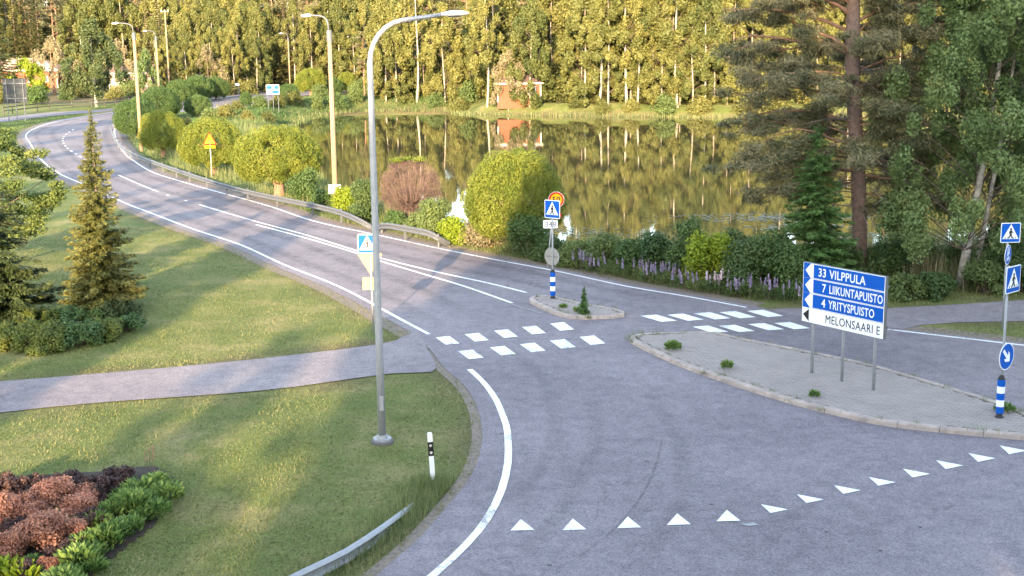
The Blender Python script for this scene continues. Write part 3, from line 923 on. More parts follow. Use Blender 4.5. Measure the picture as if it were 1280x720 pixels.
def block(cx, cy, ex, ey, name='crossing_block', parent=None, m='paint'):
    """cx,cy centre; ex along the crossing, ey along the traffic (pixel vectors, halves)"""
    p = [(cx - ex[0] - ey[0], cy - ex[1] - ey[1]), (cx + ex[0] - ey[0], cy + ex[1] - ey[1]), (cx + ex[0] + ey[0], cy + ex[1] + ey[1]), (cx - ex[0] + ey[0], cy - ex[1] + ey[1])]
    return quad_mark(p, name, parent or side_road, 0.014, m)


for cx, cy in [(559.5, 426), (596, 422), (632.5, 417.5), (667.5, 413), (702.5, 408.5)]:
    block(cx, cy, (8.7, -0.9), (6.3, 4.6))
for cx, cy in [(588.5, 443.5), (628.5, 438.8), (666, 434.8), (703.5, 430.3), (740.5, 425.7)]:
    block(cx, cy, (9.2, -1.0), (7, 5.0))
for cx, cy in [(823.5, 398.3), (857, 397), (890.5, 395.2), (922, 393.8), (956.5, 392.2)]:
    block(cx, cy, (10, -0.8), (13, 3.8), parent=road)
for cx, cy in [(888, 412), (921, 411), (957.5, 408.8), (990, 407.5)]:
    block(cx, cy, (10, -0.7), (12.5, 3.9), parent=road)
for (bx, by) in [(653, 663.5), (718, 663), (786.5, 660.5), (848.5, 656.5), (910.5, 652)]:
    quad_mark([(bx - 15, by + .5), (bx + 15, by - .5), (bx - 2, by - 14)], 'give_way_triangle', side_road, 0.014)
for (bx, by) in [(968, 641), (1013, 628.5), (1059, 617), (1103, 607), (1145.5, 596.5), (1187, 586), (1227.5, 577), (1266.5, 567.5), (1306, 558)]:
    quad_mark([(bx - 17, by - 10), (bx + 17, by - 3.5), (bx - 5, by + 1)], 'give_way_triangle', side_road, 0.014)
quad_mark([(926, 656), (941, 653.5), (949, 656.5), (934, 659)], 'worn_paint_patch', side_road, 0.014, 'oldpaint')


# ---- worn wheel tracks and tyre marks on the asphalt
def soft_strip(line, wd, z, name, m, parent):
    rows = [offset_line(line, wd / 2), offset_line(line, wd / 5), offset_line(line, -wd / 5), offset_line(line, -wd / 2)]
    n = len(rows[0])
    vs = [(p[0], p[1], z) for r in rows for p in r]
    fs = [(k * n + i, (k + 1) * n + i, (k + 1) * n + i + 1, k * n + i + 1) for k in range(3) for i in range(n - 1)]
    me = MB().add(vs, fs).mesh(name, M[m])
    fade = np.clip(np.minimum(np.arange(n), n - 1 - np.arange(n)) / 6.0, 0, 1)
    at = me.attributes.new('tint', 'FLOAT', 'POINT'); at.data.foreach_set('value', np.concatenate([fade * 0, fade, fade, fade * 0]).astype(np.float32))
    return link(name, me, parent)


for off in (0.95, 2.55):
    soft_strip(offset_line(lineB, off), .75, 0.005, 'wheel_track', 'track', road)
for off in (-0.95, -2.5):
    soft_strip(offset_line(lineA, off), .75, 0.006, 'wheel_track', 'track', road)
for k, pts_ in enumerate([[(690, 716), (735, 688), (775, 655), (805, 615), (822, 575), (828, 540)], [(655, 700), (700, 640), (730, 590), (745, 545), (742, 505)], [(800, 716), (835, 660), (852, 610), (850, 560), (830, 520), (800, 480)],
                          [(620, 640), (665, 600), (690, 550), (690, 500), (665, 460), (620, 425)], [(940, 700), (1000, 640), (1060, 600)], [(1110, 716), (1090, 660), (1040, 610), (960, 570)]]):
    soft_strip(smooth(PL(pts_), .3), (.09, .5, .55, .5, .4, .4)[k], 0.0075, 'tyre_mark', 'darkm' if k == 0 else 'faint', side_road)


soft_strip(smooth(PL([(545, 417.6), (600, 422.4), (700, 424.4), (785, 424.4)]), .3), .07, 0.009, 'asphalt_seam', 'darkm', side_road)
soft_strip(smooth(PL([(508, 421), (540, 441), (552, 458), (562, 468)]), .3), .06, 0.011, 'asphalt_seam', 'darkm', footpath)
soft_strip(smooth(PL([(0, 497), (60, 486), (75, 474)]), .3), .05, 0.011, 'asphalt_seam', 'darkm', footpath)
soft_strip(smooth(PL([(190, 492), (205, 476), (222, 464)]), .3), .05, 0.011, 'asphalt_seam', 'darkm', footpath)
random.seed(91)
for k in range(26):
    cx_, cy_ = random.choice([(random.uniform(640, 1200), random.uniform(560, 712)), (random.uniform(620, 850), random.uniform(450, 600))])
    c_ = P(cx_, cy_); n_ = random.randint(6, 9); r_ = random.uniform(.02, .07)
    sheet([(c_.x + math.cos(q * 6.283 / n_) * r_ * random.uniform(.5, 1.6), c_.y + math.sin(q * 6.283 / n_) * r_ * random.uniform(.5, 1.3)) for q in range(n_)], 0.0095, 'tar_spot', M['black'], side_road)


# ---- traffic islands
def island(outline_px, label, paver=(0.22, 0.11), stone=1.0, kw=0.22, ang=0.0, kh=0.13):
    o = smooth([np.array(P(a, b)) for a, b in outline_px], 0.25, closed=True)
    o = [q[:2] for q in o]
    ar = sum(o[i][0] * o[(i + 1) % len(o)][1] - o[(i + 1) % len(o)][0] * o[i][1] for i in range(len(o)))
    if ar < 0: o = o[::-1]
    root = bpy.data.objects.new('traffic_island', None); C.objects.link(root); root['kind'] = 'structure'
    c0 = np.mean(o, axis=0); root.location = (c0[0], c0[1], 0)
    o = [q - c0 for q in o]
    per = np.array([0] + list(np.cumsum([np.linalg.norm(o[(i + 1) % len(o)] - o[i]) for i in range(len(o))])))
    Lt = per[-1]; ns = max(6, int(round(Lt / stone)))
    oc = np.array(o + [o[0]])

    def at_s(s):
        s = s % Lt
        return np.array([np.interp(s, per, oc[:, 0]), np.interp(s, per, oc[:, 1])])

    def nrm(s):
        t = at_s(s + 0.15) - at_s(s - 0.15); t /= np.linalg.norm(t)
        return np.array([-t[1], t[0]])       # inward for a counter-clockwise outline
    g = 0.006
    for k in range(ns):
        s0, s1 = k * Lt / ns + g, (k + 1) * Lt / ns - g
        rows = []
        dz = random.uniform(-.006, .006); dn = random.uniform(-.008, .008)
        for s in (s0, (s0 + s1) / 2, s1):
            p = at_s(s); n = nrm(s)
            rows.append([(*(p + n * (0 + dn)), -0.05), (*(p + n * (0.02 + dn)), kh - 0.03 + dz), (*(p + n * (0.05 + dn)), kh + dz), (*(p + n * kw), kh + dz), (*(p + n * kw), -0.05)])
        vs = [v for r in rows for v in r]
        fs = []
        for r in range(2):
            for i in range(4):
                fs.append((r * 5 + i, r * 5 + 5 + i, r * 5 + 6 + i, r * 5 + i + 1)[::-1])
        fs.append((0, 1, 2, 3, 4)[::-1]); fs.append((10, 11, 12, 13, 14))
        link('kerb_stone', MB().add(vs, fs).mesh('kerb_stone', M['kerb']), root)
    inner = [at_s(s) + nrm(s) * (kw + 0.006) for s in np.linspace(0, Lt, 160, endpoint=False)]
    sheet(inner, kh - 0.03, 'joint_sand', M['joint'], root)
    mb = MB()
    inner_a = [(q[0], q[1]) for q in inner]
    pw, ph = paver
    ca, sa = math.cos(ang), math.sin(ang)
    R_ = max(np.linalg.norm(q) for q in o) + 1
    gi, gj = np.meshgrid(np.arange(-int(R_ / pw), int(R_ / pw) + 1), np.arange(-int(R_ / ph), int(R_ / ph) + 1))
    ux = (gi + 0.5 * (gj % 2)) * pw; uy = gj * ph
    cx = (ux * ca - uy * sa).ravel(); cy = (ux * sa + uy * ca).ravel()
    ok = inside(inner_a, cx, cy) & (dist(inner_a, cx, cy) > 0.06)
    for x, y in zip(cx[ok], cy[ok]):
        z = kh - 0.012 + random.uniform(-.004, .004)
        hx, hy = pw / 2 - 0.003, ph / 2 - 0.003
        vs = []
        for (i, j) in ((-hx, -hy), (hx, -hy), (hx, hy), (-hx, hy)):
            vs.append((x + i * ca - j * sa, y + i * sa + j * ca, kh - 0.04))
        hx -= 0.004; hy -= 0.004
        for (i, j) in ((-hx, -hy), (hx, -hy), (hx, hy), (-hx, hy)):
            vs.append((x + i * ca - j * sa, y + i * sa + j * ca, z))
        mb.add(vs, [(4, 5, 6, 7), (0, 1, 5, 4), (1, 2, 6, 5), (2, 3, 7, 6), (3, 0, 4, 7)])
    link('paving', mb.mesh('paving', M['paver']), root, kind='stuff')
    return root


big = [(785, 427), (793, 422), (815, 420), (850, 419), (890, 419), (925, 426), (960, 433), (1000, 441), (1090, 460), (1173, 484), (1227, 500), (1267, 514), (1310, 533), (1335, 548), (1325, 556), (1280, 551), (1191, 543), (1100, 532), (1028, 516), (963, 498), (900, 477), (850, 459), (800, 436)]
island(big, '', ang=rad(-38))
small = [(661, 378), (666, 373), (690, 373), (715, 379), (745, 385), (778, 391), (782, 396), (765, 398.5), (740, 399.5), (718, 399.5), (700, 396), (680, 388)]
island(small, '', ang=rad(35), kw=0.2, kh=0.12)
# manhole of dirt at the far verge


# ============================================================ STREET FURNITURE
def ppath(base, zs, lean=(0, 0)):
    return [(lean[0] * z, lean[1] * z, z) for z in zs]


# ---- guardrails
def guardrail(name, label, line, group=None, post_step=4.0, face=1, top=0.72, plain_end=True):
    """line: world points at rail centre height (x,y,z)"""
    t = thing(name, label, 'guardrail', (0, 0, 0), 0, group)
    low = line[1][2] < 0.4
    ln = smooth(line, 0.5)
    prof = [(0.0, 0.155), (0.045, 0.13), (0.08, 0.09), (0.045, 0.045), (0.0, 0.02), (0.0, -0.02), (0.045, -0.045), (0.08, -0.09), (0.045, -0.13), (0.0, -0.155)]
    p = np.array(ln); tg = np.gradient(p[:, :2], axis=0); tg /= np.linalg.norm(tg, axis=1)[:, None]
    nr = np.stack([-tg[:, 1], tg[:, 0]], 1) * face
    vs = []
    for i in range(len(p)):
        for (o, z) in prof:
            vs.append((p[i, 0] + nr[i, 0] * o, p[i, 1] + nr[i, 1] * o, p[i, 2] + z))
    for i in range(len(p)):
        for (o, z) in prof:
            vs.append((p[i, 0] + nr[i, 0] * (o - 0.006), p[i, 1] + nr[i, 1] * (o - 0.006), p[i, 2] + z))
    m = len(prof); n = len(p); fs = []
    for i in range(n - 1):
        for k in range(m - 1):
            a = i * m + k
            fs.append((a, a + 1, a + m + 1, a + m)); b = a + n * m
            fs.append((b, b + m, b + m + 1, b + 1))
        fs.append((i * m, (i + 1) * m, (i + 1) * m + n * m, i * m + n * m))
        fs.append((i * m + m - 1, i * m + m - 1 + n * m, (i + 1) * m + m - 1 + n * m, (i + 1) * m + m - 1))
    link('rail', MB().add(vs, fs).mesh('rail', M['galvl' if low else 'galv'], False), t)  # low near rail lies in shade, so its steel colour is lightened
    acc = [0]
    for i in range(1, n): acc.append(acc[-1] + float(np.linalg.norm(p[i] - p[i - 1])))
    s = 0.8
    pm = None
    while s < acc[-1] - 0.3:
        i = min(range(n), key=lambda q: abs(acc[q] - s))
        zt = p[i, 2] + 0.12
        h = max(0.05, zt - (0.15 if low else -0.1))
        mb = MB().box((0, 0, -0.15 + (h) / 2 - 0.0), (0.06, 0.09, h + 0.3))
        o = link('post', mb.mesh('post', M['galv']), t, (p[i, 0] - nr[i, 0] * 0.055, p[i, 1] - nr[i, 1] * 0.055, 0))
        o.rotation_euler = (0, 0, math.atan2(tg[i, 1], tg[i, 0]))
        s += post_step
    return t


g1 = [(139, 157), (140, 165), (144, 174), (152, 184), (166, 193), (194, 204), (230, 216.5), (265, 228), (300, 238), (340, 247), (394, 258), (425, 266)]
g1w = PL(g1, 0.52) + [P(445, 274, 0.5), P(458, 281, 0.3), P(468, 287, 0.05)]
guardrail('guardrail', 'long galvanised guardrail curving along the lake side of the bend below the willows', g1w, 'guardrails', 4.0, face=-1)
g2w = [P(470, 285, 0.1), P(484, 282.5, 0.5), P(505, 286, 0.58), P(536, 292, 0.58), P(548, 298.5, 0.4), P(562, 305.5, 0.08)]
guardrail('guardrail', 'short galvanised guardrail piece with both ends bent down, in the grass behind the lamp post', g2w, 'guardrails', 3.0, face=-1)
g3w = [P(320, 752, 0.12), P(378, 722, 0.14), P(431, 696, 0.12), P(475, 667, 0.06), P(498, 650, -0.02), P(516, 637, -0.14)]
guardrail('guardrail', 'guardrail end sinking into the lawn beside the curved kerbless edge of the side road', g3w, 'guardrails', 2.4, face=-1)


# ---- lamp posts
def steel_lamp():
    b = P(478, 553)
    t = thing('street_lamp', 'tall grey steel street lamp with a long curved arm, on the near lawn', 'street lamp', b)
    hz = ztop(b, 62)
    k = b.y / FPX
    bx = lambda px, py: ((px - 478) * k * 1.0, ztop(b, py))
    link('foundation', MB().tube([(0, 0, -0.3), (0, 0, 0.05), (0, 0, 0.07)], [0.27, 0.27, 0.24], 20).mesh('foundation', M['concrete']), t)
    link('base_plate', MB().tube([(0, 0, 0.07), (0, 0, 0.12)], [0.22, 0.22], 16).tube([(0, 0, .12), (0, 0, .2)], [0.13, 0.12], 14).mesh('base_plate', M['galvl']), t)
    H = ztop(b, 14)
    r = 0.95
    pts = [(0, 0, 0.1), (0, 0, 2.5), (0, 0, 5), (0, 0, H - r - 0.6), (0, 0, H - r - 0.2)]
    for i in range(1, 7):
        a = i / 6 * (math.pi / 2 - 0.12)
        pts.append((r * 0.9 * (1 - math.cos(a)), 0, H - r - 0.2 + r * math.sin(a)))
    x0, z0 = pts[-1][0], pts[-1][2]
    pts += [(x0 + 0.5, 0, z0 + 0.06), (x0 + 0.93, 0, z0 + 0.12)]
    rs = [0.095, 0.088, 0.08, 0.07, 0.065] + [0.056] * 6 + [0.05, 0.044]
    link('pole', MB().tube(pts, rs, 14).mesh('pole', M['galvl'], True), t)
    link('hatch', MB().box((0.02, -0.107, 1.0), (0.09, 0.02, 0.35)).mesh('hatch', M['galvl']), t)
    e = pts[-1]
    head = [(e[0] - 0.05, 0, e[2]), (e[0] + 0.05, 0, e[2] + 0.01), (e[0] + 0.2, 0, e[2] + 0.02), (e[0] + 0.42, 0, e[2] + 0.03), (e[0] + 0.56, 0, e[2] + 0.02)]
    hm = MB().tube(head, [0.05, 0.07, 0.1, 0.075, 0.03], 10)
    for i, v in enumerate(hm.v):
        hm.v[i] = (v[0], v[1] * 1.5, e[2] + (v[2] - e[2]) * 0.75)
    link('lamp_head', hm.mesh('lamp_head', M['white'], True), t)
    link('lamp_glass', MB().box((e[0] + 0.25, 0, e[2] - 0.05), (0.28, 0.2, 0.03)).mesh('lamp_glass', M['glass']), t)
    return t


steel_lamp()


def wood_lamp(px, py, top_py, arm, label, r0=0.16, z0=0.0, mat_='wood', group='wooden street lamps along the curve', armz=None, hw=None):
    b = P(px, py, z0)
    t = thing('wooden_lamp_post', label, 'street lamp', (b.x, b.y, ground_z(b.x, b.y) if z0 == 0 else z0), 0, group)
    H = ztop(b, top_py)
    link('pole', MB().tube([(0, 0, -0.4), (0, 0, H * 0.5), (0, 0, H)], [r0, r0 * 0.85, r0 * 0.7], 10).mesh('pole', M[mat_], True), t)
    link('sleeve', MB().tube([(0, 0, H - 0.5), (0, 0, H + 0.12)], [r0 * 0.95, r0 * 0.95], 10).mesh('sleeve', M['galv']), t)
    pts = [(0, 0, H), (-0.05, 0, H + 0.45)]
    for i in range(1, 6):
        a = i / 5 * math.pi / 2
        pts.append((-0.05 - arm * 0.5 * (1 - math.cos(a)), 0, H + 0.45 + 0.45 * math.sin(a)))
    pts.append((-arm, 0, H + 0.93))
    link('arm', MB().tube(pts, 0.05, 8).mesh('arm', M['galv'], True), t)
    hm = MB().tube([(-arm + 0.05, 0, H + 0.93), (-arm - 0.15, 0, H + 0.93), (-arm - 0.5, 0, H + 0.9)], [0.06, 0.1, 0.05], 8)
    link('lamp_head', hm.mesh('lamp_head', M['white'], True), t)
    return t, b, H


L2, b2, H2 = wood_lamp(420, 262, 40, 1.0, 'wooden lamp post with a steel arm beside the largest round willow behind the guardrail', 0.16)
wood_lamp(177, 189, 42, 1.3, 'leaning wooden lamp post at the start of the bend in front of two dark willows', 0.17)
wood_lamp(200, 131, 46, 1.3, 'sunlit wooden lamp post rising behind the dark willow beside the far bend', 0.17)
wood_lamp(363, 116, 48, 1.0, 'slim far lamp post to the right of the blue far road sign', 0.13)
wood_lamp(444, 111, 52, 0.8, 'most distant lamp post, standing by the far end of the lake', 0.13)
sg = thing('small_sign', 'small white notice board on the wooden lamp post behind the guardrail', 'sign', (b2.x, b2.y - 0.2, 0))
zs = ztop(b2, 236)
link('plate', MB().box((0, 0, zs), (0.68, 0.03, 0.5)).mesh('plate', M['white']), sg)
link('bracket', MB().box((0, 0.05, zs), (0.3, 0.07, 0.06)).mesh('bracket', M['galv']), sg)
for (a, b_) in ((-0.22, -0.08), (0.05, 0.22)):
    pass
lt = MB()
for (x, z, wd) in ((-0.2, 0.08, 0.1), (-0.04, 0.08, 0.14), (-0.16, -0.03, 0.2), (0.06, -0.03, 0.1)):
    lt.box((x, -0.02, zs + z), (wd, 0.006, 0.045))
link('lettering', lt.mesh('lettering', M['blue']), sg)

# power poles
for (px, py, ty, lab, r) in ((213, 125, 12, 'power pole with a crossarm of insulators above the far shrubs', 0.14), (337, 108, 37, 'bare thin pole behind the blue far road sign', 0.11)):
    b = P(px, py)
    t = thing('power_pole', lab, 'utility pole', (b.x, b.y, 0))
    H = ztop(b, ty)
    link('pole', MB().tube([(0, 0, -0.4), (0, 0, H)], [r, r * 0.7], 8).mesh('pole', M['wood'], True), t)
    if px == 213:
        link('crossarm', MB().box((0, -0.16, H - 0.3), (1.3, 0.1, 0.12)).mesh('crossarm', M['wood']), t)
        for x in (-0.55, 0, 0.55):
            link('insulator', MB().tube([(x, -0.16, H - 0.24), (x, -0.16, H - 0.02)], [0.05, 0.07], 6).mesh('insulator', M['white']), t)


# ---- text as mesh
def text_mesh(s, size, sx, m, align='LEFT', ext=0.002, bold=0.0):
    cu = bpy.data.curves.new('lettering', 'FONT'); cu.body = s; cu.size = size; cu.align_x = align; cu.extrude = ext; cu.offset = bold
    cu.resolution_u = 3; cu.space_character = 1.06
    o = bpy.data.objects.new('tmp', cu); C.objects.link(o)
    bpy.context.view_layer.update()
    dg = bpy.context.evaluated_depsgraph_get()
    me = bpy.data.meshes.new_from_object(o.evaluated_get(dg))
    bpy.data.objects.remove(o)
    me.transform(Matrix.Rotation(math.pi / 2, 4, 'X') @ Matrix.Diagonal((sx, 1, 1, 1)))
    me.materials.clear(); me.materials.append(m); me.name = 'lettering'
    return me


def rrect(w_, h_, r, n=4):
    out = []
    for (cx, cz, a0) in ((w_ / 2 - r, h_ / 2 - r, 0), (-w_ / 2 + r, h_ / 2 - r, 90), (-w_ / 2 + r, -h_ / 2 + r, 180), (w_ / 2 - r, -h_ / 2 + r, 270)):
        for i in range(n + 1):
            a = rad(a0 + 90 * i / n)
            out.append((cx + r * math.cos(a), cz + r * math.sin(a)))
    return out


def circ(r, n=28, cx=0, cz=0):
    return [(cx + r * math.cos(2 * math.pi * i / n), cz + r * math.sin(2 * math.pi * i / n)) for i in range(n)]


def shift(o, x, z):
    return [(a + x, b + z) for a, b in o]


def walker_shapes():
    head = circ(0.036, 10, 0.005, 0.118)
    torso = [(-0.03, 0.075), (0.03, 0.078), (0.042, 0.02), (0.03, -0.045), (-0.022, -0.045), (-0.03, 0.0)]
    leg1 = [(-0.02, -0.04), (0.02, -0.045), (0.0, -0.11), (-0.05, -0.185), (-0.085, -0.17), (-0.04, -0.1)]
    leg2 = [(0.0, -0.04), (0.032, -0.04), (0.05, -0.105), (0.075, -0.175), (0.04, -0.185), (0.012, -0.115)]
    arm1 = [(-0.03, 0.07), (-0.055, 0.01), (-0.07, -0.03), (-0.05, -0.035), (-0.022, 0.02)]
    arm2 = [(0.03, 0.072), (0.06, 0.03), (0.09, 0.0), (0.075, -0.014), (0.035, 0.02)]
    return [head, torso, leg1, leg2, arm1, arm2]


def crossing_sign(parent, z, rz, x=0.0, y=-0.06, name='crossing_sign', s=0.64, mirror=False):
    o = bpy.data.objects.new(name, None); C.objects.link(o); o.parent = parent
    me = MB().plate(rrect(s, s, 0.035), -0.006, 0.006).mesh(name, M['white'])
    C.objects.unlink(o); bpy.data.objects.remove(o)
    o = link(name, me, parent, (x, y, z)); o.rotation_euler = (0, 0, rz)
    link('sign_back', MB().plate(rrect(s, s, 0.035), 0.0065, 0.009).mesh('sign_back', M['back']), o)
    link('blue_field', MB().plate(rrect(s - 0.05, s - 0.05, 0.025), -0.0095, -0.0065).mesh('blue_field', M['blue']), o)
    tri = [(0, 0.275), (-0.262, -0.2), (0.262, -0.2)]
    link('white_triangle', MB().plate(tri, -0.013, -0.010).mesh('white_triangle', M['white']), o)
    mb = MB()
    for k, sh in enumerate(walker_shapes()):
        mb.plate([((-1 if mirror else 1) * a, b) for a, b in (sh if not mirror else sh[::-1])], -0.0165 - 0.0006 * k, -0.0135)
    for i in range(5):
        c = -0.16 + i * 0.08
        if abs(c) < 0.01: continue
        mb.plate([(c - 0.012, -0.145), (c + 0.014, -0.145), (c * 1.12 + 0.016, -0.188), (c * 1.12 - 0.016, -0.188)][::-1], -0.0165, -0.0135)
    link('walking_figure', mb.mesh('walking_figure', M['black']), o)
    return o


def round_sign(parent, z, rz, r, kind, x=0.0, y=-0.06, name='round_sign'):
    o = link(name, MB().plate(circ(r), -0.006, 0.006).mesh(name, M['white']), parent, (x, y, z)); o.rotation_euler = (0, 0, rz)
    link('sign_back', MB().plate(circ(r), 0.0065, 0.009).mesh('sign_back', M['back']), o)
    if kind == 'arrow':
        link('blue_field', MB().plate(circ(r - 0.025), -0.0095, -0.0065).mesh('blue_field', M['blue']), o)
        a = [(-0.045, 0.25), (0.045, 0.25), (0.045, -0.03), (0.13, 0.05), (0.13, -0.06), (0, -0.2), (-0.13, -0.06), (-0.13, 0.05), (-0.045, -0.03)]
        c, s = math.cos(rad(45)), math.sin(rad(45))
        a = [(p * c - q * s, p * s + q * c) for p, q in a]
        link('white_arrow', MB().plate(a, -0.013, -0.010).mesh('white_arrow', M['white']), o)
    if kind == 'path':
        link('blue_field', MB().plate(circ(r - 0.02), -0.0095, -0.0065).mesh('blue_field', M['blue']), o)
        mb = MB()
        for (px, sc) in ((-0.06, 0.9), (0.065, 0.65)):       # adult with child above, bicycle below
            for sh in walker_shapes()[:4]:
                mb.plate([(a * sc + px, b * sc + 0.13) for a, b in sh], -0.0135 - random.random() * 0.0015, -0.010)
        for cx in (-0.09, 0.09):
            n = 14
            for i in range(n):
                a0, a1 = 2 * math.pi * i / n, 2 * math.pi * (i + 1) / n
                q = [(cx + 0.06 * math.cos(a0), -0.14 + 0.06 * math.sin(a0)), (cx + 0.06 * math.cos(a1), -0.14 + 0.06 * math.sin(a1)),
                     (cx + 0.042 * math.cos(a1), -0.14 + 0.042 * math.sin(a1)), (cx + 0.042 * math.cos(a0), -0.14 + 0.042 * math.sin(a0))]
                mb.plate(q, -0.0135, -0.010)
        for (x0, z0, x1, z1) in ((-0.09, -0.14, -0.04, -0.07), (-0.04, -0.07, 0.06, -0.07), (0.0, -0.14, 0.06, -0.07), (-0.09, -0.14, 0.0, -0.14), (0.09, -0.14, 0.05, -0.04)):
            d = Vector((x1 - x0, z1 - z0)).normalized() * 0.008; n = (-d.y, d.x)
            mb.plate([(x0 + n[0], z0 + n[1]), (x0 - n[0], z0 - n[1]), (x1 - n[0], z1 - n[1]), (x1 + n[0], z1 + n[1])], -0.0142, -0.0100)
        link('white_symbol', mb.mesh('white_symbol', M['white']), o)
    if kind == '50':
        link('red_ring', MB().plate(circ(r - 0.01), -0.0095, -0.0065).mesh('red_ring', M['red']), o)
        link('yellow_field', MB().plate(circ(r * 0.72), -0.0125, -0.0100).mesh('yellow_field', M['yellow']), o)
        link('lettering', text_mesh('50', 0.36, 0.95, M['black'], 'CENTER', 0.0015, 0.006), o, (0, -0.0150, -0.125))
    return o


def bollard(parent, h=1.0, r=0.095):
    """blue and white banded traffic bollard round the pole foot"""
    link('bollard_foot', MB().tube([(0, 0, 0.0), (0, 0, 0.07)], [0.11, 0.07], 14).mesh('bollard_foot', M['black']), parent)
    bands = 5
    z0 = 0.1; hh = (h - 0.16) / bands
    for i in range(bands):
        m = M['blue'] if i % 2 == 0 else M['white']
        link('blue_band' if i % 2 == 0 else 'white_band', MB().tube([(0, 0, z0 + i * hh), (0, 0, z0 + (i + 1) * hh)], [r, r], 18, caps=(i in (0, 4))).mesh('band', m, False), parent)
    link('bollard_cap', MB().tube([(0, 0, h - 0.06), (0, 0, h - 0.02), (0, 0, h + 0.05)], [r * 1.02, r * 0.85, 0.04], 14).mesh('bollard_cap', M['black']), parent)


def pole(parent, h, r=0.03, lean=(0, 0), z0=-0.2):
    link('pole', MB().tube([(lean[0] * z0, lean[1] * z0, z0), (lean[0] * h, lean[1] * h, h)], [r, r], 10).mesh('pole', M['galvl'], True), parent)


# 1: crossing sign behind the steel lamp
b = P(466.5, 414)
t = thing('pedestrian_crossing_sign', 'crossing sign half hidden behind the tall steel lamp, with a triangle back below', 'road sign', b)
z = ztop(b, 304.5)
pole(t, z + 0.32)
crossing_sign(t, z, rad(-4), x=-0.09, y=-0.05)
tb_ = MB().plate([(-0.40, 0.0), (0.0, -0.68), (0.40, 0.0), (0.36, 0.05), (-0.36, 0.05)], 0.05, 0.06)
link('yield_sign_back', tb_.mesh('yield_sign_back', M['tan']), t, (-0.03, 0.0, ztop(b, 318.5)))
link('plate_back', MB().box((0, 0.06, 0), (0.56, 0.012, 0.4)).mesh('plate_back', M['ochre']), t, (-0.02, 0, ztop(b, 355)))
link('bracket', MB().box((0, 0.03, 0), (0.3, 0.04, 0.04)).mesh('bracket', M['galv']), t, (0, 0, ztop(b, 350)))

# 2: small island pole
b = P(691, 372.5, 0.12)
t = thing('island_sign', 'crossing sign and grey disc back above a blue and white bollard on the small island', 'road sign', b)
z = ztop(b, 265.5)
pole(t, z + 0.3)
bollard(t, 1.02)
crossing_sign(t, z, rad(-36), x=0.0, y=-0.05, s=0.66)
o = link('disc_back', MB().plate(circ(0.33), -0.006, 0.0).mesh('disc_back', M['back']), t, (-0.02, 0.05, ztop(b, 325)))
o.rotation_euler = (0, 0, rad(-38))
link('disc_face', MB().plate(circ(0.33), 0.001, 0.005).mesh('disc_face', M['blue']), o)
link('brace', MB().box((0, -0.02, 0), (0.5, 0.02, 0.03)).mesh('brace', M['galv']), o)
# 3: speed limit with road number beyond the road
b = P(684, 336)
z5 = ztop(b, 249.5)
lx = 0.3 / z5
t = thing('speed_limit_sign', 'yellow 50 sign on a leaning pole behind the small island sign, white 348 plate below', 'road sign', b)
pole(t, z5 + 0.25, lean=(lx, 0))
round_sign(t, z5, rad(-12), 0.33, '50', x=lx * z5 + 0.09, y=-0.05)
zz = ztop(b, 280)
pl = link('number_plate', MB().plate(rrect(0.6, 0.34, 0.03), -0.006, 0.006).mesh('number_plate', M['white']), t, (lx * zz - 0.05, -0.05, zz))
link('lettering', text_mesh('348', 0.3, 1.0, M['black'], 'CENTER', 0.0015), pl, (0, -0.009, -0.105))
zb = ztop(b, 269)
pr = link('small_red_plate', MB().plate(rrect(0.5, 0.16, 0.02), -0.006, 0.006).mesh('small_red_plate', M['red']), t, (lx * zb + 0.12, -0.045, zb))

# 4: big island keep right pole
b = P(1249, 521, 0.13)
t = thing('island_sign', 'crossing sign over a white arrow disc and a banded bollard on the big paved island', 'road sign', b)
z = ztop(b, 355)
pole(t, z + 0.32)
bollard(t, 1.02)
crossing_sign(t, z, rad(40), x=0.1, y=-0.06, mirror=False, s=0.66)
round_sign(t, ztop(b, 451), rad(40), 0.34, 'arrow', x=0.06, y=-0.06)
# 5: pole on the far verge
b = P(1252.5, 411)
t = thing('footpath_sign', 'crossing sign over a round blue footpath sign on the far verge, upper pair at right', 'road sign', b)
z = ztop(b, 290.5)
pole(t, z + 0.3)
crossing_sign(t, z, rad(2), x=0.06, y=-0.05)
round_sign(t, ztop(b, 318), rad(52), 0.32, 'path', x=0.02, y=-0.05)

# 6: roadworks warning
b = P(265, 222)
t = thing('warning_sign', 'yellow warning triangle with a yellow plate, before the first sunlit round willow', 'road sign', b)
z = ztop(b, 174)
pole(t, z + 0.3, 0.035)
tr_ = lambda s: [(0, 0.52 * s), (-0.47 * s, -0.30 * s), (0.47 * s, -0.30 * s)]
o = link('red_triangle', MB().plate(tr_(1.0), -0.006, 0.006).mesh('red_triangle', M['red']), t, (0, -0.06, z - 0.05))
link('yellow_field', MB().plate(tr_(0.78), -0.010, -0.007).mesh('yellow_field', M['yellow']), o)
link('black_symbol', MB().plate([(-0.2, -0.16), (-0.2, -0.08), (-0.1, -0.04), (0.0, -0.1), (0.08, -0.04), (0.2, -0.08), (0.2, -0.16)], -0.014, -0.011).mesh('black_symbol', M['black']), o)
link('yellow_plate', MB().box((0, -0.06, z - 0.52), (0.72, 0.012, 0.2)).mesh('yellow_plate', M['yellow']), t)

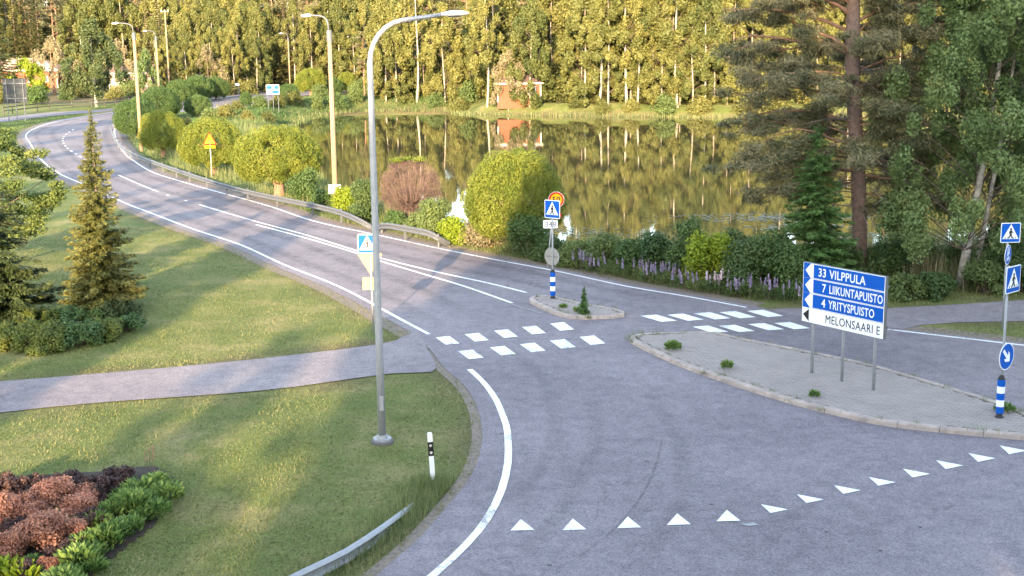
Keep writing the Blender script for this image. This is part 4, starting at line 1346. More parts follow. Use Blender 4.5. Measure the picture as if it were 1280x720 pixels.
# 7: direction sign
pb1, pb2, pb3 = P(1011, 467, 0.12), P(1049, 477, 0.12), P(1088, 488, 0.12)
ax = (pb3 - pb1); ax.z = 0; ang = math.atan2(ax.y, ax.x)
t = thing('direction_sign', 'large blue and white four-row direction sign on three steel posts on the paved island', 'direction sign', pb2, ang)
zt = 0.5 * (ztop(pb1, 329) + ztop(pb3, 343.5)); zb_ = 0.5 * (ztop(pb1, 403.5) + ztop(pb3, 421))
half = ax.length / 2
for x in (-half, 0, half):
    link('post', MB().tube([(x, 0.1, -0.3), (x, 0.1, zt - 0.15 - pb2.z)], [0.045, 0.045], 10).mesh('post', M['galvl'], True), t)
W = 2.86
x_l = -half - 0.33
zt -= pb2.z; zb_ -= pb2.z
Hh = zt - zb_
link('casing', MB().box((x_l + W / 2, 0.03, (zt + zb_) / 2), (W, 0.09, Hh)).mesh('casing', M['frame']), t)
link('back_rail', MB().box((x_l + W / 2, 0.16, zt - 0.3), (W - 0.1, 0.05, 0.06)).box((x_l + W / 2, 0.16, zb_ + 0.3), (W - 0.1, 0.05, 0.06)).mesh('back_rail', M['galv']), t)
rows = ['33 VILPPULA', ' 7 LIIKUNTAPUISTO', ' 4 YRITYSPUISTO', 'MELONSAARI E']
rh = Hh / 4
for i, tx in enumerate(rows):
    zc = zt - rh * (i + 0.5)
    g = 0.016
    p = link('sign_row', MB().box((0, 0, 0), (W - 0.04, 0.012, rh - 0.012)).mesh('sign_row', M['white']), t, (x_l + W / 2, -0.022, zc))
    if i < 3:
        ww = W - 0.04 - 2 * g; hh2 = rh - 0.012 - 2 * g
        # left blue end with a white arrowhead cut in, then the field
        xa = -ww / 2
        link('blue_field', MB().plate([(xa + 0.36, -hh2 / 2), (ww / 2, -hh2 / 2), (ww / 2, hh2 / 2), (xa + 0.36, hh2 / 2)], -0.009, -0.0065).mesh('blue_field', M['blue']), p)
        link('blue_end', MB().plate([(xa, -hh2 / 2 - g), (xa + 0.26, -hh2 / 2 - g), (xa + 0.06, 0.0), (xa + 0.26, hh2 / 2 + g), (xa, hh2 / 2 + g)], -0.009, -0.0065).mesh('blue_end', M['blue']), p)
        num, nm = tx.strip().split(' ')
        tm = text_mesh(num, 0.33, 0.86, M['white'], 'RIGHT', 0.002, 0.004)
        link('lettering', tm, p, (xa + 0.82, -0.0115, -0.115))
        tm = text_mesh(nm, 0.33, {'VILPPULA': 0.84, 'LIIKUNTAPUISTO': 0.68, 'YRITYSPUISTO': 0.70}[nm], M['white'], 'LEFT', 0.002, 0.004)
        link('lettering', tm, p, (xa + 0.93, -0.0115, -0.115))
    else:
        xa = -(W - 0.04) / 2
        link('black_arrow', MB().plate([(xa + 0.03, 0), (xa + 0.25, -rh * 0.42), (xa + 0.25, rh * 0.42)], -0.009, -0.0065).mesh('black_arrow', M['black']), p)
        tm = text_mesh(tx, 0.33, 0.80, M['black'], 'LEFT', 0.002, 0.0)
        link('lettering', tm, p, (xa + 0.84, -0.0095, -0.115))

# 8: delineator
b = P(541, 598)
t = thing('marker_post', 'white roadside marker post with a black band at the curve of the near lawn', 'marker post', b)
q = [(-0.055, -0.03), (0.055, -0.03), (0.035, 0.05), (-0.035, 0.05)]
hz = ztop(b, 541)
t.rotation_euler = (0, rad(-2.5), rad(8))
link('post', MB().prism(q, -0.2, hz).mesh('post', M['white']), t)
link('black_band', MB().prism([(a * 1.08, c * 1.08 - 0.001) for a, c in q], hz - 0.52, hz - 0.2).mesh('black_band', M['black']), t)
for zz in (hz - 0.28, hz - 0.44):
    link('reflector', MB().plate(circ(0.03, 12), -0.04, -0.034).mesh('reflector', M['trim']), t, (0, 0, zz))

# 9: far blue sign, grey board back, small box on pole
b = P(342, 137, 0); 
t = thing('far_direction_sign', 'small bright blue sign on three posts in the bank by the far lake end', 'direction sign', b)
zt, zb_ = ztop(b, 106), ztop(b, 118)
for x in (-0.7, 0, 0.7): link('post', MB().tube([(x, 0.08, -0.5), (x, 0.08, zt)], 0.05, 6).mesh('post', M['galv']), t)
p = link('panel', MB().box((0, 0, (zt + zb_) / 2), (1.75, 0.05, zt - zb_)).mesh('panel', M['white']), t)
hh = zt - zb_
mb = MB()
mb.box((-0.45, -0.035, zt - hh * 0.27), (0.7, 0.012, hh * 0.38)).box((0.5, -0.035, zt - hh * 0.27), (0.6, 0.012, hh * 0.38)).box((0.35, -0.035, zb_ + hh * 0.25), (0.9, 0.012, hh * 0.36)).box((-0.5, -0.035, zb_ + hh * 0.38), (0.66, 0.012, hh * 0.12))
link('blue_field', mb.mesh('blue_field', M['blue']), p)
b = P(22, 152)
t = thing('sign_back_board', 'back of a big grey sign on three posts by the outer footpath at far left', 'road sign', b, rad(12))
zt, zb_ = ztop(b, 98), ztop(b, 129)
for x in (-0.95, 0, 0.95): link('post', MB().tube([(x, -0.08, -0.5), (x, -0.08, zt)], 0.055, 8).mesh('post', M['galv']), t)
rows_ = 3
for i in range(rows_):
    h1 = (zt - zb_) / rows_
    link('panel', MB().box((0, 0.0, zt - h1 * (i + 0.5)), (2.75, 0.04, h1 - 0.03)).mesh('panel', M['board']), t)
link('back_rail', MB().box((0, -0.04, zt - 0.6), (2.6, 0.04, 0.08)).box((0, -0.04, zb_ + 0.6), (2.6, 0.04, 0.08)).mesh('back_rail', M['galv']), t)
b = P(299, 122)
t = thing('roadside_box', 'short post carrying a small pale box between footpath and far road', 'roadside post', b)
link('post', MB().tube([(0, 0, -0.3), (0, 0, ztop(b, 107))], 0.07, 8).mesh('post', M['galv']), t)
link('box', MB().box((-0.2, 0, ztop(b, 105.5)), (0.6, 0.3, 0.32)).mesh('box', M['white']), t)

# ---- rail fence outside the far path
fl = smooth(PL([(5, 144), (62, 137.5), (115, 134.5), (145, 132), (180, 127), (229, 122), (270, 118.5), (320, 113)]), 2.4)
t = thing('rail_fence', 'dark low post and rail fence along the outside of the far footpath', 'fence')
pm = MB().box((0, 0, 0.45), (0.12, 0.12, 1.3)).mesh('post', M['fence'])
for q in fl: link('post', pm, t, (q[0], q[1], 0))
for zz in (0.55, 1.02):
    for i in range(len(fl) - 1):
        a, c = fl[i], fl[i + 1]
        L_ = float(np.linalg.norm(c - a))
        mb = MB().box((0, 0, 0), (L_ - 0.02, 0.05, 0.12))
        o = link('rail', mb.mesh('rail', M['fence']), t, ((a[0] + c[0]) / 2, (a[1] + c[1]) / 2 - 0.09, zz)); o.rotation_euler = (0, 0, math.atan2(c[1] - a[1], c[0] - a[0]))


# ---- buildings
def house(name, label, loc, rz, w_, d_, hw, hr, wall, roof, wins=(), chimney=None, over=0.4, hip=False):
    t = thing(name, label, 'building', loc, rz)
    link('wall', MB().box((0, 0, hw / 2 - 0.5), (w_, d_, hw + 1)).mesh('wall', M[wall]), t)
    mb = MB()
    a, c = w_ / 2 + over, d_ / 2 + over
    r = a - (c if hip else 0)
    vs = [(-a, -c, hw), (a, -c, hw), (a, c, hw), (-a, c, hw), (-r, 0, hw + hr), (r, 0, hw + hr), (-a, -c, hw + .15), (a, -c, hw + .15), (a, c, hw + .15), (-a, c, hw + .15)]
    mb.add(vs, [(6, 7, 5, 4), (8, 9, 4, 5), (7, 8, 5), (9, 6, 4), (0, 1, 7, 6), (1, 2, 8, 7), (2, 3, 9, 8), (3, 0, 6, 9), (3, 2, 1, 0)])
    ro = link('roof', mb.mesh('roof', M[roof]), t)
    link('fascia', MB().box((0, -c - 0.03, hw + 0.06), (2 * a, 0.05, 0.2)).mesh('fascia', M['trim']), ro)
    if chimney: link('chimney', MB().box((chimney[0], 0.2, hw + hr * 0.9), (0.4, 0.4, chimney[1])).mesh('chimney', M['trim']), ro)
    for (x, z, ww, wh) in wins:
        f = link('window', MB().box((x, -d_ / 2 - 0.03, z), (ww, 0.08, wh)).mesh('window', M['trim']), t)
        link('pane', MB().box((x - ww * 0.0, -d_ / 2 - 0.075, z), (ww * 0.78, 0.02, wh * 0.8)).mesh('pane', M['glass']), f)
    for sx in (-1, 1):
        link('corner_board', MB().box((sx * (w_ / 2 - 0.03), -d_ / 2 - 0.035, hw / 2 - 0.1), (0.16, 0.06, hw - 0.2)).mesh('corner_board', M['trim']), t)
    return t


b = P(653, 129)
gz = ground_z(b.x, b.y + 4)
house('lakeside_cabin', 'small orange-red cabin with a white window and thin chimney behind the far shore', ((651 - 640) / FPX * 187, 187, ground_z(1, 187) + 0.4), rad(2), 6.2, 4.5, 2.5, 1.4, 'redwall', 'roof', [(1.7, 1.6, 1.5, 1.1)], (0.6, 1.8), hip=True)
b = P(35, 110)
house('house', 'low red house under a wide faded pink roof at far left behind the trees', (b.x, b.y, 0), rad(3), 15, 9, 3.6, 2.6, 'redwall', 'roofp', [(2.2, 1.9, 1.3, 1.2), (5.0, 1.9, 1.3, 1.2), (-2, 1.9, 1.3, 1.2)], hip=True)
b = P(230, 112)
house('shed', 'small faded red shed behind the hedge of dark willows', (b.x, b.y, 0), rad(-4), 6.5, 4, 2.3, 1.0, 'redwall', 'roofp', [(1, 1.3, 0.9, 0.8)])
b = P(168, 116)
house('house', 'pale pinkish house partly hidden behind the leaning lamp post', (b.x, b.y, 0), rad(4), 7.5, 6, 3.6, 1.6, 'roofp', 'roof', [(-1.5, 1.9, 1.1, 1.2), (1.8, 1.9, 1.1, 1.2)])


# ============================================================ LAWN GRASS
def scatter(n, x0, x1, y0, y1, power=1.0):
    X = x0 + (x1 - x0) * rng.random(n)
    Y = y0 + (y1 - y0) * rng.random(n) ** power
    return X, Y


BED = [tuple(P(a, b)[:2]) for a, b in [(-60, 602), (0, 599), (60, 593), (130, 590), (190, 586), (212, 594), (219, 618), (194, 650), (143, 684), (104, 716), (55, 770), (-60, 770)]]
bedm = MB()
bx0, bx1 = min(q[0] for q in BED), max(q[0] for q in BED); by0, by1 = min(q[1] for q in BED), max(q[1] for q in BED)
gs_ = 0.09
gxx, gyy = np.meshgrid(np.arange(bx0, bx1, gs_), np.arange(by0, by1, gs_))
kk = inside(BED, gxx + gs_ / 2, gyy + gs_ / 2)
for X, Y in zip(gxx[kk], gyy[kk]):
    if True:
        if True:
            bedm.add([(X, Y, ground_z(X, Y) + .03), (X + gs_, Y, ground_z(X + gs_, Y) + .03), (X + gs_, Y + gs_, ground_z(X + gs_, Y + gs_) + .03), (X, Y + gs_, ground_z(X, Y + gs_) + .03)], [(0, 1, 2, 3)])
link('flower_bed_soil', bedm.mesh('flower_bed_soil', M['soil']), kind='structure')

X, Y = scatter(330000, -40, 4, 21, 66, 1.5)
ok = np.abs(X / Y + 0.0) < 0.46
X, Y = X[ok], Y[ok]
pdv = pave_dist(X, Y)
ok = (pdv > 0.0 + 0.5 * vnoise(X + 77, Y + 77, 0.4, 5) ** 1.5) & ~inside(BED, X, Y)
X, Y, pdv = X[ok], Y[ok], pdv[ok]
patch = vnoise(X + 200, Y + 200, 1.6, 1) * 0.6 + vnoise(X + 200, Y + 200, 0.5, 2) * 0.4
mow = 0.5 + 0.5 * np.sin((X * 0.97 + Y * 0.24 + vnoise(X + 300, Y + 300, 6, 9) * 2.2) * 2 * np.pi / 1.15)
dry = sstep(.55, .8, vnoise(X + 400, Y + 400, 2.8, 12))
tint = 0.0 + 0.5 * patch + 0.14 * mow + 0.35 * dry + 0.24 * rng.random(len(X))
near_edge = np.exp(-pdv / 0.5)
hh = (0.028 + 0.03 * patch + 0.05 * near_edge * rng.random(len(X))) * (0.6 + 0.8 * rng.random(len(X)))
pts = np.stack([X, Y, ground_zs(X, Y)], 1)
lawn = link('lawn_grass', blades('lawn_grass', M['f_grass'], pts, hh, 0.02 + 0.008 * rng.random(len(X)), 3.0, tint), kind='stuff')

# taller tufts around the sinking guardrail and the marker post
gl = [P(a, b) for a, b in [(330, 762), (380, 728), (431, 702), (475, 674), (516, 640), (541, 600), (560, 618)]]
k = rng.integers(0, len(gl) - 1, 5200); f = rng.random(5200)
gp = np.array([[*q] for q in gl])
pts = gp[k] * (1 - f[:, None]) + gp[k + 1] * f[:, None] + rng.normal(0, 0.28, (5200, 3)) * np.array([1, 1, 0])
pts[:, 2] = ground_zs(pts[:, 0], pts[:, 1])
pts = pts[pave_dist(pts[:, 0], pts[:, 1]) > 0.25]
link('grass_tufts', blades('grass_tufts', M['f_tall'], pts, 0.2, 0.014, 0.5), kind='stuff')

# bank between road and lake
X, Y = scatter(230000, -32, 34, 40, 150, 1.25)
pdv = pave_dist(X, Y); ldv = dist(lake, X, Y)
ok = ~inside(lake, X, Y) & (pdv > 0.35 + 0.5 * vnoise(X + 77, Y + 77, 0.8, 5)) & (ldv < 14) & (np.abs(X / Y) < 0.46) & (Y > 40 - 0)
ok &= (Y > np.interp(X, [-40, -26, -8, 0, 8, 34], [130, 92, 60, 53, 45, 36]))
X, Y, pdv, ldv = X[ok], Y[ok], pdv[ok], ldv[ok]
patch = vnoise(X + 200, Y + 200, 2.2, 1)
hmax = 0.22 + 0.85 * sstep(1.0, 2.6, pdv) * (0.35 + 0.65 * patch)
hh = hmax * (0.5 + 0.7 * rng.random(len(X)))
pts = np.stack([X, Y, ground_zs(X, Y)], 1)
link('bank_grass', blades('bank_grass', M['f_tall'], pts, hh, 0.022 + 0.03 * sstep(1, 4, pdv), 0.6, 0.1 + 0.5 * patch + 0.4 * rng.random(len(X)) ** 2), kind='stuff')
# right-hand verge strip and grass patch
X, Y = scatter(60000, 10, 34, 33, 60)
pdv = pave_dist(X, Y)
ok = (pdv > 0.25) & (np.abs(X / Y) < 0.44) & ~inside(lake, X, Y) & (X > 12)
X, Y = X[ok], Y[ok]
pts = np.stack([X, Y, ground_zs(X, Y)], 1)
link('verge_grass', blades('verge_grass', M['f_grass'], pts, 0.07, 0.03, 0.8, 0.2 + 0.6 * rng.random(len(X))), kind='stuff')
# far green bank inside the bend
X, Y = scatter(90000, -60, -12, 95, 215)
pdv = pave_dist(X, Y)
ok = ~inside(lake, X, Y) & (pdv > 1.0)
X, Y, pdv = X[ok], Y[ok], pdv[ok]
pts = np.stack([X, Y, ground_zs(X, Y)], 1)
patch = vnoise(X + 200, Y + 200, 6, 1)
link('far_bank_grass', blades('far_bank_grass', M['f_bank'], pts, (0.15 + 0.75 * patch * sstep(2, 12, pdv)) * (0.4 + .8 * rng.random(len(X))), 0.1, 0.6, 0.5 * patch + 0.4 * rng.random(len(X))), kind='stuff')
# reeds along the far shore and in front of the birch
n = 16000
lk = np.array(lake); i = rng.integers(0, len(lk), n); f = rng.random(n)[:, None]
p = lk[i] * (1 - f) + lk[(i + 1) % len(lk)] * f + rng.normal(0, 0.7, (n, 2))
p = p[p[:, 1] > 130]
z = np.maximum(ground_zs(p[:, 0], p[:, 1]), WATER_Z - 0.1)
link('shore_reeds', blades('shore_reeds', M['f_tall'], np.column_stack([p, z]), 0.5, 0.08, 0.4), kind='stuff')
cs = [(P(1150, 352, -0.3), 2.2, 2.0, 1700), (P(1105, 345, -0.3), 1.5, 1.2, 700), (P(860, 340, -0.6), 2.0, 0.7, 500), (P(955, 345, -0.5), 2.5, 1.2, 600), (P(1240, 350, -0.3), 2.0, 1.0, 600)]
pts = []
for c, sx, sy, m in cs:
    q = np.array([[c.x, c.y]]) + rng.normal(0, 1, (m, 2)) * np.array([[sx * 0.6, sy * 0.6]])
    pts.append(q)
p = np.concatenate(pts)
link('tall_reeds', blades('tall_reeds', M['f_reed'], np.column_stack([p, np.maximum(ground_zs(p[:, 0], p[:, 1]), -1.55)]), 1.25, 0.035, 0.35), kind='stuff')
# floating leaves
pts = []
for a, b_, sx, sy, m in [(975, 272, 2.6, 0.9, 420), (1000, 284, 1.6, 0.5, 150), (720, 291, 2.5, 1.2, 120), (900, 270, 2, .6, 60), (1105, 296, 1.6, .6, 120), (1130, 310, 2, .8, 160)]:
    c = P(a, b_, WATER_Z)
    pts.append(np.array([[c.x, c.y]]) + rng.normal(0, 1, (m, 2)) * np.array([[sx, sy]]))
p = np.concatenate(pts); p = p[inside(lake, p[:, 0], p[:, 1])]
n = len(p); a = rng.random(n) * 6.28
u = np.column_stack([np.cos(a), np.sin(a), np.zeros(n)]); v = np.column_stack([-np.sin(a), np.cos(a), np.zeros(n)])
s_ = 0.09 + 0.07 * rng.random(n)
link('lily_pads', leaf_mesh('lily_pads', M['f_lily'], [(np.column_stack([p, np.full(n, WATER_Z + 0.012) + rng.random(n) * .006]), u, v, s_, s_ * 0.9, rng.random(n))]), kind='stuff')

# ============================================================ FAR FOREST
PROTO = (0, -3000, -50)
birchP = [birch_meshes(17, 3.4, 15000, 0.2, 11 + i, z0=zz, lobn=64, lob=(.9, 1.15, .8, 1.0)[i], tr=0.009, bark='grbirch') for i, zz in enumerate((0.03, 0.06, 0.12, 0.04))]
tallP = [birch_meshes(20, 2.8, 6500, 0.21, 31 + i, z0=0.3, lobn=44, lob=1.0, tr=0.0085) for i in range(2)]
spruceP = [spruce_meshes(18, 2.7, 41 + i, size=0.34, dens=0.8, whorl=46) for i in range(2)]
pineP = [pine_far_meshes(19, 2.8, 51 + i) for i in range(2)]
bushP = [shrub_meshes(4.2, 3.2, 2600, 0.17, 61 + i, 'f_birch' if i else 'f_shrub', lobn=26) for i in range(2)]
broadP = []


def tree_inst(kind, loc, sc, label, group, cat='tree', nm=None):
    protos = {'birch': birchP, 'tall': tallP, 'spruce': spruceP, 'pine': pineP, 'bush': bushP}[kind]
    lf, tr = random.choice(protos)
    names = {'birch': 'birch_tree', 'tall': 'birch_tree', 'spruce': 'spruce_tree', 'pine': 'pine_tree', 'bush': 'bush'}
    t = thing(nm or names[kind], label, cat, loc, random.random() * 6.28, group)
    s = sc * random.uniform(0.92, 1.08)
    t.scale = (s * random.uniform(.9, 1.15), s * random.uniform(.9, 1.15), s)
    link('trunk' if kind != 'bush' else 'stems', tr, t); link('crown' if kind != 'bush' else 'foliage', lf, t)
    return t


LB = {'birch': 'slender leafy birch in the dense sunlit forest across the lake', 'tall': 'high-crowned birch with a bare pale trunk in the forest across the lake',
      'spruce': 'dark pointed spruce among the birches across the lake', 'pine': 'orange-trunked pine among the birches across the lake', 'bush': 'low green bush at the foot of the forest across the lake'}
_fs = sorted([q for q in lake if q[1] > 150 and q[0] > -29], key=lambda q: q[0])
shore_y = lambda x: float(np.interp(x, [q[0] for q in _fs], [q[1] for q in _fs]))
# front trunks at the places the photo shows them
for px, py, kd, s in [(612, 131, 'tall', 0.98), (665, 132, 'birch', .9), (733, 137, 'birch', .9), (751, 136, 'tall', 1.0), (762, 136, 'birch', 1.0), (785, 136, 'tall', 1.0), (798, 136, 'tall', .95), (828, 138, 'birch', .8), (848, 137, 'tall', 1.05), (867, 137, 'birch', .85), (882, 137, 'tall', .85), (487, 130, 'birch', 0.95), (560, 131, 'birch', .95), (525, 131, 'tall', .9), (500, 130, 'birch', .9)]:
    b = P(px, py)
    b.y = shore_y(b.x) + 3.5; b.x = (px - 640) / FPX * b.y
    ow = ['first', 'second', 'third', 'fourth', 'fifth', 'sixth', 'seventh', 'eighth', 'ninth', 'tenth', 'eleventh']
    rt = [665, 733, 751, 762, 785, 798, 828, 848, 867, 882]; lf_ = [612, 560, 525, 500, 487]
    lab = 'front birch on the far shore, ' + (ow[rt.index(px)] + ' to the right of the cabin' if px in rt else ow[lf_.index(px)] + ' to the left of the cabin')
    tree_inst(kd, (b.x, b.y, ground_z(b.x, b.y)), s, lab, 'forest trees across the lake')
for row, (dy, st, s, mix) in enumerate([(6, 3.3, .8, 'bbbbsbb'), (8, 3.0, .92, 'bbbsbbpb'), (14, 3.1, 1.05, 'bbtsbpbb'), (21, 3.2, 1.02, 'bpsbbtsb'), (29, 3.2, 1.02, 'bspbtbs'), (38, 3.4, 1.05, 'spbtbs'), (48, 3.8, 1.05, 'spbbs'), (60, 4.0, 1.05, 'sbbs')]):
    x = -30.0 - row * 1.5
    while x < 78 + row * 4:
        kd = {'b': 'birch', 's': 'spruce', 'p': 'pine', 't': 'tall'}[random.choice(mix)]
        xx = x + random.uniform(-1, 1); yy = shore_y(xx) + dy + random.uniform(-1.8, 1.8)
        pxx = 640 + xx / yy * FPX
        lowf = .55 if 425 < pxx < 600 else 1.0
        if not (-5.5 < xx < 7.0 and yy < shore_y(0) + 14) and not (pxx < 458 and yy < 236):
            tree_inst(kd, (xx, yy, ground_z(xx, yy)), s * lowf * random.choice((.78, .9, 1, 1, 1.1)), LB[kd], 'forest trees across the lake')
        x += st
for D_ in (262, 276, 290, 306):
    px = 395
    while px < 640:
        dd = D_ + random.uniform(-4, 4); xx = (px - 640) / FPX * dd
        kd = random.choice(['birch', 'spruce', 'birch', 'pine', 'tall'])
        tree_inst(kd, (xx, dd, ground_z(xx, dd)), 1.12, {'birch': 'leafy birch on the rise behind the low shore trees', 'spruce': 'spruce on the rise behind the low shore trees', 'pine': 'pine on the rise behind the low shore trees', 'tall': 'bare-stemmed birch on the rise behind the low shore trees'}[kd], 'trees on the rise behind the lake')
        px += random.uniform(9, 14)
x = -27.0
while x < 74:
    yy = shore_y(x) + random.uniform(1.2, 3.5)
    if not (-6 < x < 7.0) and 640 + x / yy * FPX > 462:
        tree_inst('bush', (x, yy, ground_z(x, yy)), random.uniform(0.45, 1.1), LB['bush'], 'bushes along the far shore', 'bush')
    x += random.uniform(3.0, 7.5)
for dy_, s0_ in ((11, 1.25), (18, 1.5), (27, 1.6)):
    x = -24.0
    while x < 80:
        yy = shore_y(x) + dy_ + random.uniform(-2, 2)
        if not (-5 < x < 7.0 and dy_ < 15) and 640 + x / yy * FPX > 462:
            tree_inst('bush', (x, yy, ground_z(x, yy)), s0_ * random.uniform(.8, 1.15), 'tall leafy undergrowth bush between the birches across the lake', 'undergrowth across the lake', 'bush')
        x += random.uniform(3.2, 5.2)
# pale tangled tree by the cabin
lf, tr = birch_meshes(8, 2.4, 7000, 0.13, 77, z0=0.05, lobn=30, mleaf='f_pale')
b = P(638, 131); b.y = shore_y(b.x) + 2.5
make_tree('pale_tree', 'pale pinkish sparse tree leaning over the lakeside cabin', 'tree', lf, tr, (b.x - .3, b.y, ground_z(b.x, b.y)))
# left of the lake: behind the far road and path
LL = {'birch': 'leafy birch in the woods behind the far bend of the road', 'tall': 'bare-stemmed birch in the woods behind the far bend of the road', 'spruce': 'tall shaded spruce in the woods behind the far bend of the road', 'pine': 'tall reddish pine in the woods behind the far bend of the road', 'bush': 'round bush at the wood edge behind the far bend of the road'}
for D_, p0, p1, st, s, mix in [(232, 205, 345, 15, .62, 'bbbt'), (246, 215, 480, 14, .85, 'bbtbs'), (262, 375, 500, 15, 1.0, 'bbts'), (262, 195, 340, 17, 1.0, 'bbsb'), (280, 100, 480, 16, 1.2, 'bbspbs'), (300, -60, 480, 15, 1.2, 'sspbs'), (325, -80, 500, 15, 1.35, 'ssp'), (350, -90, 520, 16, 1.5, 'ssp'), (372, -90, 330, 14, 1.8, 'ssbs'), (390, -90, 330, 14, 1.9, 'sbs')]:
    px = p0
    while px < p1:
        dd = D_ + random.uniform(-4, 4)
        xx = (px + random.uniform(-5, 5) - 640) / FPX * dd
        kd = {'b': 'birch', 's': 'spruce', 'p': 'pine', 't': 'tall'}[random.choice(mix)]
        tree_inst(kd, (xx, dd, ground_z(xx, dd)), s, LL[kd], 'woods behind the far bend')
        px += st * random.uniform(.8, 1.2)
for px, D_, s in [(5, 205, .9), (28, 212, .8), (92, 215, .9), (150, 214, .8), (205, 216, .7), (262, 222, .8), (285, 224, .9), (315, 228, .9), (455, 215, .9), (478, 212, .7), (170, 222, 1.0), (115, 222, 1.0), (235, 236, 1.2)]:
    xx = (px - 640) / FPX * D_
    tree_inst('bush', (xx, D_, ground_z(xx, D_)), s, LL['bush'], 'bushes behind the far bend', 'bush')


def hero(name, label, cat, meshes, px, py, group=None, z=None, rz=0.0, base=None, names=('trunk', 'crown'), sc=1.0, dx=0, dy=0):
    b = base or P(px, py)
    x, y = b.x + dx, b.y + dy
    t = thing(name, label, cat, (x, y, ground_z(x, y) if z is None else z), rz, group)
    t.scale = sc if hasattr(sc, '__len__') else (sc,) * 3
    if meshes[1] is not None: link(names[0], meshes[1], t)
    link(names[1], meshes[0], t)
    return t


for px, D_, s in [(330, 178, .45), (352, 185, .5), (372, 190, .55), (400, 192, .5), (425, 195, .55), (447, 200, .6), (300, 170, .4), (286, 160, .45), (340, 160, .4), (268, 150, .4), (315, 152, .35), (405, 205, .6), (240, 138, .4)]:
    xx = (px - 640) / FPX * D_
    tree_inst('bush', (xx, D_, ground_z(xx, D_)), s * 1.3, 'low scrubby bush on the green bank inside the bend', 'scrub on the bank inside the bend', 'bush')
# individually visible trees of the left background
hero('birch_tree', 'dark shaded birch with a white trunk foot behind the rail fence', 'tree', birch_meshes(12, 4.2, 13000, 0.18, 81, z0=0.16, mleaf='f_dspruce', lobn=60, tr=0.02, lob=1.15), 121, 133)  # dark needle colour stands in for the shade on its leaves
hero('pale_tree', 'pale tree with forked orange sunlit trunk left of the dark birch', 'tree', birch_meshes(9.5, 4.0, 3800, 0.17, 82, z0=0.35, mleaf='f_pale', bark='pineor', lobn=34, tr=0.03, lob=1.0), 69, 119)
hero('leafy_tree', 'yellow-green leafy tree beside the big grey sign back', 'tree', birch_meshes(6, 3.4, 4200, 0.2, 83, z0=0.1, mleaf='f_yshrub', lobn=30, lob=1.1, bark='bark'), 35, 121)
hero('bush', 'dark green round bush between the grey sign back and the fence', 'bush', shrub_meshes(4.6, 2.9, 3600, 0.17, 84, 'f_dwillow', lobn=30), 46, 132, names=('stems', 'foliage'))
hero('spruce_tree', 'dark spruce at the upper left corner beside the faded roof', 'tree', spruce_meshes(17, 4.5, 85, mleaf='f_dspruce', size=0.36, dens=0.8, whorl=40), 4, 122)
hero('pale_tree', 'pale greenish tree between the wooden lamp post and the pale shrub row', 'tree', birch_meshes(9, 3.2, 3200, 0.17, 86, z0=0.2, mleaf='f_pale', bark='bark', lobn=30), 151, 119)
hero('pale_tree', 'pale rosy tree above the hedge of dark willows', 'tree', birch_meshes(8.5, 3.0, 3200, 0.17, 87, z0=0.1, mleaf='f_pale', bark='bark', lobn=30), 262, 118)
hero('spruce_tree', 'small dark conifer between the two wooden lamp posts', 'tree', birch_meshes(7.5, 2.2, 4200, 0.18, 88, z0=0.05, mleaf='f_dbirch', bark='bark', lobn=30), 186, 121)
hero('leafy_tree', 'bushy dark green tree behind the power pole', 'tree', birch_meshes(10, 4.5, 6000, 0.22, 89, z0=0.1, mleaf='f_birch', bark='bark', lobn=40, lob=1.3), 222, 108)

# ============================================================ ROUND WILLOWS
wA = dome_meshes(4.9, 4.2, 62000, 0.043, 101, lobn=170, lob=.5, trunk_h=.14, trunk_r=0.28, bark='pineor')
wB = dome_meshes(5.6, 4.4, 85000, 0.043, 102, trunk_r=0.33, lobn=190, lob=.52, trunk_h=.2, bark='pineor')
wC = dome_meshes(4.8, 4.7, 95000, 0.038, 103, trunk_r=0.16, lobn=180, lob=0.52, trunk_h=0.1, mleaf='f_willow', stems=6)
wD = dome_meshes(4.9, 3.8, 40000, 0.06, 104, lobn=130, lob=.55, trunk_h=.1, mleaf='f_dwillow')
hero('round_willow', 'sunlit round clipped willow behind the yellow warning triangle', 'tree', wA, 267, 217, 'round clipped willows')
hero('round_willow', 'biggest sunlit round willow with an orange trunk, left of the wooden lamp post', 'tree', wB, 349, 245, 'round clipped willows')
hero('round_willow', 'large round willow half in shade, straight behind the small island sign', 'tree', wC, 644, 311, 'round clipped willows')
